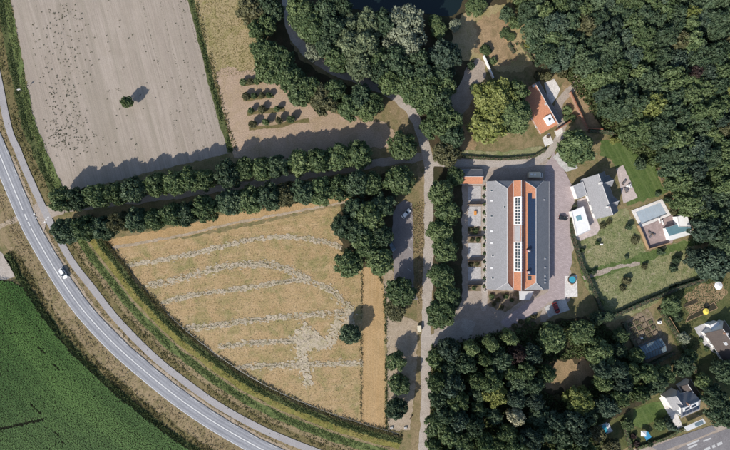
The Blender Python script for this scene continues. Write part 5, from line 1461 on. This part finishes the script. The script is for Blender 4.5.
fr.build('frame', M['darkwood'], GH, go)
for k in range(nb):
    c0, c1 = A0 + d * (L * k / nb + .06), A0 + d * (L * (k + 1) / nb - .06)
    for s in (-1, 1):
        MB().slab([c0 + Vector((0, 0, 3.36)), c0 + n * s * w * .97 + Vector((0, 0, ev + .04)), c1 + n * s * w * .97 + Vector((0, 0, ev + .04)), c1 + Vector((0, 0, 3.36))], .02).build('roof_pane', M['greenglass'], GH, go)
        c = (c0 + c1) / 2 + n * s * w; MB().box((c.x, c.y, (.5 + ev) / 2), ((c1 - c0).length, .03, ev - .56), math.atan2(d.y, d.x)).build('side_pane', M['greenglass'], GH, go)
for c, s in ((A0, -1), (B0, 1)):
    MB().add([c + n * (w - .06) + Vector((0, 0, .52)), c - n * (w - .06) + Vector((0, 0, .52)), c - n * (w - .06) + Vector((0, 0, ev)), c + Vector((0, 0, 3.33)), c + n * (w - .06) + Vector((0, 0, ev))], [(0, 1, 2, 3, 4)]).build('gable_pane', M['greenglass'], GH, go)
kd = (P(645, 364) - P(624, 322)).normalized(); kn = Vector((-kd.y, kd.x, 0)); k0 = P(624, 322)
M['rowsoil'] = M['mud']
bi = 0
for i in range(4):
    for j in range(4):
        c = k0 + kd * (2.2 + i * 2.4) + kn * (1.8 + j * 2.5)
        if j == 3 and i == 0: continue
        r = thing('raised_bed', '%s raised bed of the %s row in the kitchen garden' % (ORD[j], ORD[i]), 'raised bed', (c.x, c.y, .08), math.atan2(kd.y, kd.x), 'raised beds of the kitchen garden')
        for s in (-1, 1):
            MB().box((0, s * .87, .15), (1.8, .08, .3)).build('board', M['darkwood'], r); MB().box((s * .87, 0, .151), (.08, 1.65, .3)).build('board', M['darkwood'], r)
        MB().box((0, 0, .11), (1.64, 1.64, .22)).build('soil', M['bed'], r)
        rg = np.random.default_rng(300 + bi); bi += 1
        if bi % 3:
            C = np.c_[rg.uniform(-.75, .75, (90, 2)), rg.uniform(.25, .5, 90)]
            link('leaves', quads_mesh('leaves', leaf_quads(C, unit(rg.normal(size=(90, 3)) * .5 + np.array([0, 0, 1])), .10 + .12 * rg.random(90), rg), rg.random(90)), M['M' if bi % 2 else 'O'], r)
wt = root_at(658.5, 322, 'white_tank', 'white water tank beside the kitchen garden beds', 'tank')
MB().box((0, 0, .6), (1.2, 1.0, 1.1), .3).build('body', M['white'], wt); MB().tube((0, 0, 1.15), (0, 0, 1.25), .2, .2, 10).build('cap', M['cardark'], wt)
ws = root_at(641.5, 338, 'garden_sack', 'white sack lying among the kitchen garden beds', 'sack')
MB().box((0, 0, .25), (1.1, .8, .5), .5, .7).build('sack', M['white'], ws)
# vegetable beds by the dry lawn
for i, (x, y) in enumerate(((512.5, 46.5), (517, 44), (514.5, 51), (508, 40))):
    c = P(x, y); r = thing('vegetable_bed', '%s small framed vegetable bed beside the dry lawn' % ORD[i], 'raised bed', (c.x, c.y, .06), .5, 'vegetable beds by the dry lawn')
    for s in (-1, 1):
        MB().box((0, s * .62, .15), (1.5, .1, .3)).build('board', M['wood'], r); MB().box((s * .70, 0, .151), (.1, 1.14, .3)).build('board', M['wood'], r)
    MB().box((0, 0, .11), (1.3, 1.14, .22)).build('soil', M['mud'], r)
    rg = np.random.default_rng(400 + i); C = np.c_[rg.uniform(-.55, .55, (60, 2)), rg.uniform(.25, .45, 60)]
    link('leaves', quads_mesh('leaves', leaf_quads(C, unit(rg.normal(size=(60, 3)) * .5 + np.array([0, 0, 1])), .08 + .1 * rg.random(60), rg), rg.random(60)), M['M'], r)

# ------------------------------------------------------------------ brown roofed house at the right edge
BH = root_at(728, 342, 'brown_roofed_house', 'white walled house with dark brown roof cut by the right edge', 'house')
A0, B0, d, n = gable_block(BH, (723, 329), (743, 358), 4.2, 4.4, 3.0, 7.2, 'brownroof', 'brownroof', 'white')
for k in range(4):
    c = A0.lerp(B0, .15 + .22 * k) - n * 4.42
    place_window(BH, (c.x, c.y, 1.6), -n, 1.5, 1.5)
q = P(727, 343, 6); MB().box((q.x, q.y, 5.6), (1.4, 1.6, .9), math.atan2(d.y, d.x)).build('dormer', M['paleroof'], BH, off(BH))
chimney(BH, 727, 334, 6, 8.2, .7)
WB = root_at(715, 326, 'white_annexe', 'white flat roofed annexe beside the brown roofed house', 'annexe')
flat_block(WB, [(709.5, 325), (719, 321.5), (722, 329), (712.5, 332.5)], 3.0, 'whiteroof', 'white')
sheet('grey_terrace', [(694, 328), (709, 321), (712, 333), (722, 350), (714, 353), (704, 345)], .12, M['patio'], .1, 180)
PB = root_at(704, 310, 'long_planting_bed', 'long dark rectangular planting bed with a yellow canopy on it', 'planting bed')
pb = [P(685, 322), P(688, 316), P(713.5, 302), P(717, 308)]
MB().prism([(p.x, p.y) for p in pb], .02, .28).build('soil', M['mud'], PB, off(PB))
for i in range(4):
    a, b = pb[i], pb[(i + 1) % 4]; dd = b - a; c = (a + b) / 2
    MB().box((c.x, c.y, .18 + .002 * i), (dd.length + .1, .16, .36), math.atan2(dd.y, dd.x)).build('board', M['wood'], PB, off(PB))
PR = thing('parasol', 'round yellow parasol over the long planting bed', 'parasol', tuple(P(702.5, 310.5)), 0)
def parasol(r, mat, rad, hgt, n=10):
    tip = (0, 0, hgt); rim = [(rad * math.cos(6.2832 * i / n), rad * math.sin(6.2832 * i / n), hgt - rad * .32) for i in range(n)]
    for i in range(n):
        MB().slab([tip, rim[i], rim[(i + 1) % n]], .02).build('canopy_panel', M[mat], r)
    MB().tube((0, 0, 0), (0, 0, hgt), .035, .03, 8).build('pole', M['steel'], r); MB().tube((0, 0, 0), (0, 0, .1), .3, .25, 10).build('base', M['steel'], r)
parasol(PR, 'yellow', 1.25, 2.4)
PW = thing('parasol', 'white parasol in the brown garden right of the dark tree', 'parasol', tuple(P(715, 285)), .2); parasol(PW, 'whiteroof', 1.7, 2.5, 8)
SB = root_at(690, 304, 'planting_bed', 'narrow dark planting bed above the long planting bed', 'planting bed')
pb = [P(683.5, 307), P(684.5, 304), P(696, 299), P(697, 302)]
MB().prism([(p.x, p.y) for p in pb], .02, .25).build('soil', M['mud'], SB, off(SB))
for i in range(4):
    a, b = pb[i], pb[(i + 1) % 4]; dd = b - a; c = (a + b) / 2
    MB().box((c.x, c.y, .16 + .002 * i), (dd.length + .1, .14, .32), math.atan2(dd.y, dd.x)).build('board', M['darkwood'], SB, off(SB))

# ------------------------------------------------------------------ white walled house by the street
WH = root_at(690, 408, 'street_house', 'white walled house with solar panels beside the street', 'house')
A0, B0, d, n = gable_block(WH, (681, 408.5), (700.5, 400), 2.6, 5.0, 4.2, 7.4, 'slate_dark_shaded', 'slate_dark_shaded', 'white')
gable_block(WH, (676.5, 396), (685, 409), 2.4, 2.9, 4.0, 6.6, 'slate_dark_shaded', 'slate', 'white', .2, .13)  # wing roof: east half toned as shaded, west half as lit
AX = gable_block(WH, (688, 384.5), (700, 403), 2.4, 2.4, 2.8, 4.6, 'brownroof', 'brownroof', 'white', .25, .13)
def on2(a, b, s0, s1, lift):
    """patch on the street side slope: a, b along the ridge (0..1), s0, s1 down the slope (0..1)"""
    A, B = A0 + Vector((0, 0, 7.4)), B0 + Vector((0, 0, 7.4))
    dn = -n * 5.0 + Vector((0, 0, -3.2)); up = Vector((-n.x * 3.2, -n.y * 3.2, 5.0)).normalized() * lift
    return [A.lerp(B, a) + dn * s0 + up, A.lerp(B, b) + dn * s0 + up, A.lerp(B, b) + dn * s1 + up, A.lerp(B, a) + dn * s1 + up]
for k in range(5):
    sp = MB().slab(on2(.08 + k * .18, .24 + k * .18, .50, .90, .12), .05).build('solar_panel', M['solar'], WH, off(WH))
rw = MB().slab(on2(.10, .86, -.02, .44, .30), .3).build('dormer', M['paleroof'], WH, off(WH))
for a, b in ((.18, .42), (.5, .76)): MB().slab(on2(a, b, .10, .36, .36), .06).build('dormer_window', M['solar'], rw)
VR = [P(684, 427, 2.8), P(703.5, 418.5, 2.8), P(706, 423, 2.8), P(687, 431.5, 2.8)]
MB().prism([(p.x, p.y) for p in VR], 2.68, 2.8).build('veranda_roof', M['paleroof'], WH, off(WH))
for p in VR: MB().tube((p.x * .998, p.y * .998, 0), (p.x * .998, p.y * .998, 2.68), .07, .07, 6).build('veranda_post', M['white'], WH, off(WH))
q = P(699, 423.5, 2.8); MB().box((q.x, q.y, 2.83), (3.4, 1.4, .06), math.atan2(d.y, d.x)).build('roof_light', M['greenglass'], WH, off(WH))
for k in range(3):
    c = A0.lerp(B0, .2 + .3 * k) - n * 5.02; place_window(WH, (c.x, c.y, 1.5), -n, 1.4, 1.5)
for zz in (1.5, 3.6):
    c = A0 + d * .22 - n * .8; place_window(WH, (c.x, c.y, zz), -d, 1.1, 1.3)
chimney(WH, 690, 405, 6, 8.4, .6)
sheet('house_terrace', [(659, 398), (667, 392), (680, 420), (684, 430), (678, 432), (668, 414)], .12, M['whitepave'], .1, 181)
tb = root_at(669.5, 404, 'garden_table', 'pinkish garden table on the terrace of the street house', 'table')
MB().box((0, 0, .72), (1.6, .9, .06), .6).build('table_top', M['pink'], tb)
for s in (-1, 1):
    for q in (-1, 1):
        a = .6; x, y = s * .7, q * .35; MB().box((x * math.cos(a) - y * math.sin(a), x * math.sin(a) + y * math.cos(a), .345), (.06, .06, .69)).build('leg', M['steel'], tb)
for k, (x, y, l) in enumerate(((666.5, 402.5, 'left of'), (672, 407, 'below'), (670.5, 400.5, 'above'))):
    r = thing('garden_chair', 'dark garden chair just %s the pinkish terrace table' % l, 'chair', tuple(P(x, y) + Vector((0, 0, .12))), k * 2.1, 'chairs on the street house terrace')
    MB().box((0, 0, .44), (.5, .5, .05)).build('seat', M['darkwood'], r); MB().box((0, .24, .7), (.5, .05, .5)).build('backrest', M['darkwood'], r)
    for s in (-1, 1):
        for q in (-1, 1): MB().box((s * .21, q * .21, .21), (.04, .04, .42)).build('leg', M['steel'], r)
# little pool, parasol and tarpaulin in the south garden
BP = root_at(603, 430, 'garden_pool', 'turquoise garden pool half hidden under the lower trees', 'pool')
pp = [P(592, 428), P(606, 422.5), P(612, 430.5), P(596, 437)]
c = sum(pp, Vector()) / 4
for i in range(4):
    a, b = pp[i], pp[(i + 1) % 4]; dd = b - a; m = (a + b) / 2
    MB().box((m.x, m.y, .2 + .002 * i), (dd.length + .3, .35, .4), math.atan2(dd.y, dd.x)).build('coping', M['concrete'], BP, off(BP))
MB().prism([(p.x, p.y) for p in pp], .02, .33).build('water', M['poolwater'], BP, off(BP))
q = P(608, 427); MB().box((q.x, q.y, .42), (1.5, 3.2, .06), .35).build('cover', M['paleroof'], BP, off(BP))
PQ = thing('parasol', 'square white parasol beside the blue tarpaulin', 'parasol', tuple(P(641, 431.5)), .75); parasol(PQ, 'whiteroof', 1.55, 2.4, 4)
TP = root_at(647, 436.5, 'tarpaulin_shelter', 'blue tarpaulin shelter next to the white parasol', 'shelter')
tp = [P(643, 434, 1.8), P(648, 431.5, 2.1), P(651.5, 437, 2.1), P(646.5, 440.5, 1.8)]
MB().slab(tp, .03).build('tarpaulin', M['bluetarp'], TP, off(TP))
for p in tp: MB().tube((p.x, p.y, 0), (p.x, p.y, p.z - .02), .04, .04, 6).build('pole', M['steel'], TP, off(TP))
# wooden fence strip beside the kitchen garden hedge
FN = root_at(675, 335, 'timber_fence', 'tan timber fence running beside the green hedge', 'fence')
for (a, b) in (((667, 316), (676, 331)), ((676, 331), (686, 350)), ((686, 350), (694, 368))):
    A, B = P(*a), P(*b); dd = B - A; rz = math.atan2(dd.y, dd.x); L = dd.length; nn = int(L / .3)
    pm = MB().box((0, 0, .9), (.26, .04, 1.7), rz).mesh('plank'); pm.materials.append(M['wood'])
    for k in range(nn): link('plank', pm, None, FN, A + dd * (k + .5) / nn + off(FN))
    MB().box(((A + B) / 2 + off(FN) + Vector((.06, 0, 1.4))), (L, .05, .1), rz).build('rail', M['wood'], FN)

# ------------------------------------------------------------------ meadow fence, posts and signs
MF = [v for v in PS_]
nn = normals(MF)
fpts = [(MF[i] + nn[i] * 16.6) for i in range(0, len(MF), 4)]
FR = thing('meadow_fence', 'post and wire fence along the curved lower edge of the meadow', 'fence', (fpts[0].x, fpts[0].y, 0))
pm = MB().tube((0, 0, 0), (0, 0, 1.25), .07, .06, 6).mesh('post'); pm.materials.append(M['darkwood'])
for p in fpts: link('post', pm, None, FR, (p.x - fpts[0].x, p.y - fpts[0].y, 0))
for z in (.55, 1.1):
    w_ = MB()
    for a, b in zip(fpts, fpts[1:]): w_.tube(a - fpts[0] + Vector((0, 0, z)), b - fpts[0] + Vector((0, 0, z)), .012, .012, 3)
    w_.build('wire', M['steel'], FR)
def fence_line(pts, label, step=4.0):
    c = spline(pxs(pts), step)
    f = thing('wire_fence', label, 'fence', (c[0].x, c[0].y, 0))
    for p in c: link('post', pm, None, f, (p.x - c[0].x, p.y - c[0].y, 0))
    for z in (.55, 1.1):
        w_ = MB()
        for a, b in zip(c, c[1:]): w_.tube(a - c[0] + Vector((0, 0, z)), b - c[0] + Vector((0, 0, z)), .012, .012, 3)
        w_.build('wire', M['steel'], f)
fence_line([(362, 268), (361.5, 340), (361, 428)], 'straight wire fence between meadow and stubble strip')
fence_line([(376, 267), (385, 290), (387, 340), (387.5, 432)], 'wire fence between stubble strip and the lane trees')
def road_post(x, y, label):
    r = thing('delineator_post', label, 'road post', tuple(P(x, y)), 0, 'delineator posts along the main road')
    MB().box((0, 0, .5), (.14, .12, 1.0), 0, .9).build('post', M['white'], r); MB().box((0, 0, .78), (.15, .13, .18)).build('reflector_band', M['cardark'], r); MB().box((0, -.07, .78), (.06, .02, .12)).build('reflector', M['redlamp'], r)
road_post(128.5, 371.5, 'delineator post on the left verge of the main road'); road_post(46.5, 278, 'delineator post on the left verge opposite the white car'); road_post(20.5, 230, 'delineator post on the left verge at the field track')
SG = thing('sign_post', 'leaning bushy sign post on the bank at the ploughed field edge', 'sign', tuple(P(25, 92)), .4)
MB().tube((0, 0, 0), (0, 0, 4.2), .07, .06, 8).build('pole', M['steel'], SG); MB().box((0, 0, 3.6), (1.1, .06, 1.0)).build('panel', M['greyroof'], SG); MB().box((0, -.04, 3.6), (1.0, .02, .9)).build('panel_face', M['white'], SG)
# lamp posts / cabinets near the lower lane end
for k, (x, y) in enumerate(((391.5, 427.5), (405.5, 427.5))):
    r = root_at(x, y, 'field_gate_block', '%s pale concrete block at the lower end of the stubble strip' % ('left' if k == 0 else 'right'), 'block', 'concrete blocks by the ditch')
    MB().box((0, 0, .3), (1.1, .9, .6), .2, .9).build('block', M['concrete'], r); MB().tube((0, 0, .58), (0, 0, .7), .1, .1, 8).build('lifting_eye', M['steel'], r)
BN = root_at(411, 417, 'bench', 'dark bench beside the lane below the three small trees', 'bench')
MB().box((0, 0, .45), (.45, 1.6, .06), -.5).build('seat', M['darkwood'], BN); MB().box((-.2, -.1, .75), (.06, 1.6, .35), -.5).build('backrest', M['darkwood'], BN)
for s in (-1, 1): MB().box((s * .33, s * .6, .21), (.4, .08, .42), -.5).build('leg', M['steel'], BN)
# logs beside the drive
for k in range(3):
    a, b = P(573 + k * 1.0, 76.5 + k * .8), P(577 + k * 1.0, 73.5 + k * .8)
    o = MB().tube(a + Vector((0, 0, .2)), b + Vector((0, 0, .2)), .18, .16, 8).build('log', M['cream'])
    tag(o, '%s of three pale logs lying at the head of the curved drive' % ORD[k], 'log', 'logs at the head of the drive')
SC.cycles.max_bounces = 6
SC.cycles.diffuse_bounces = 3
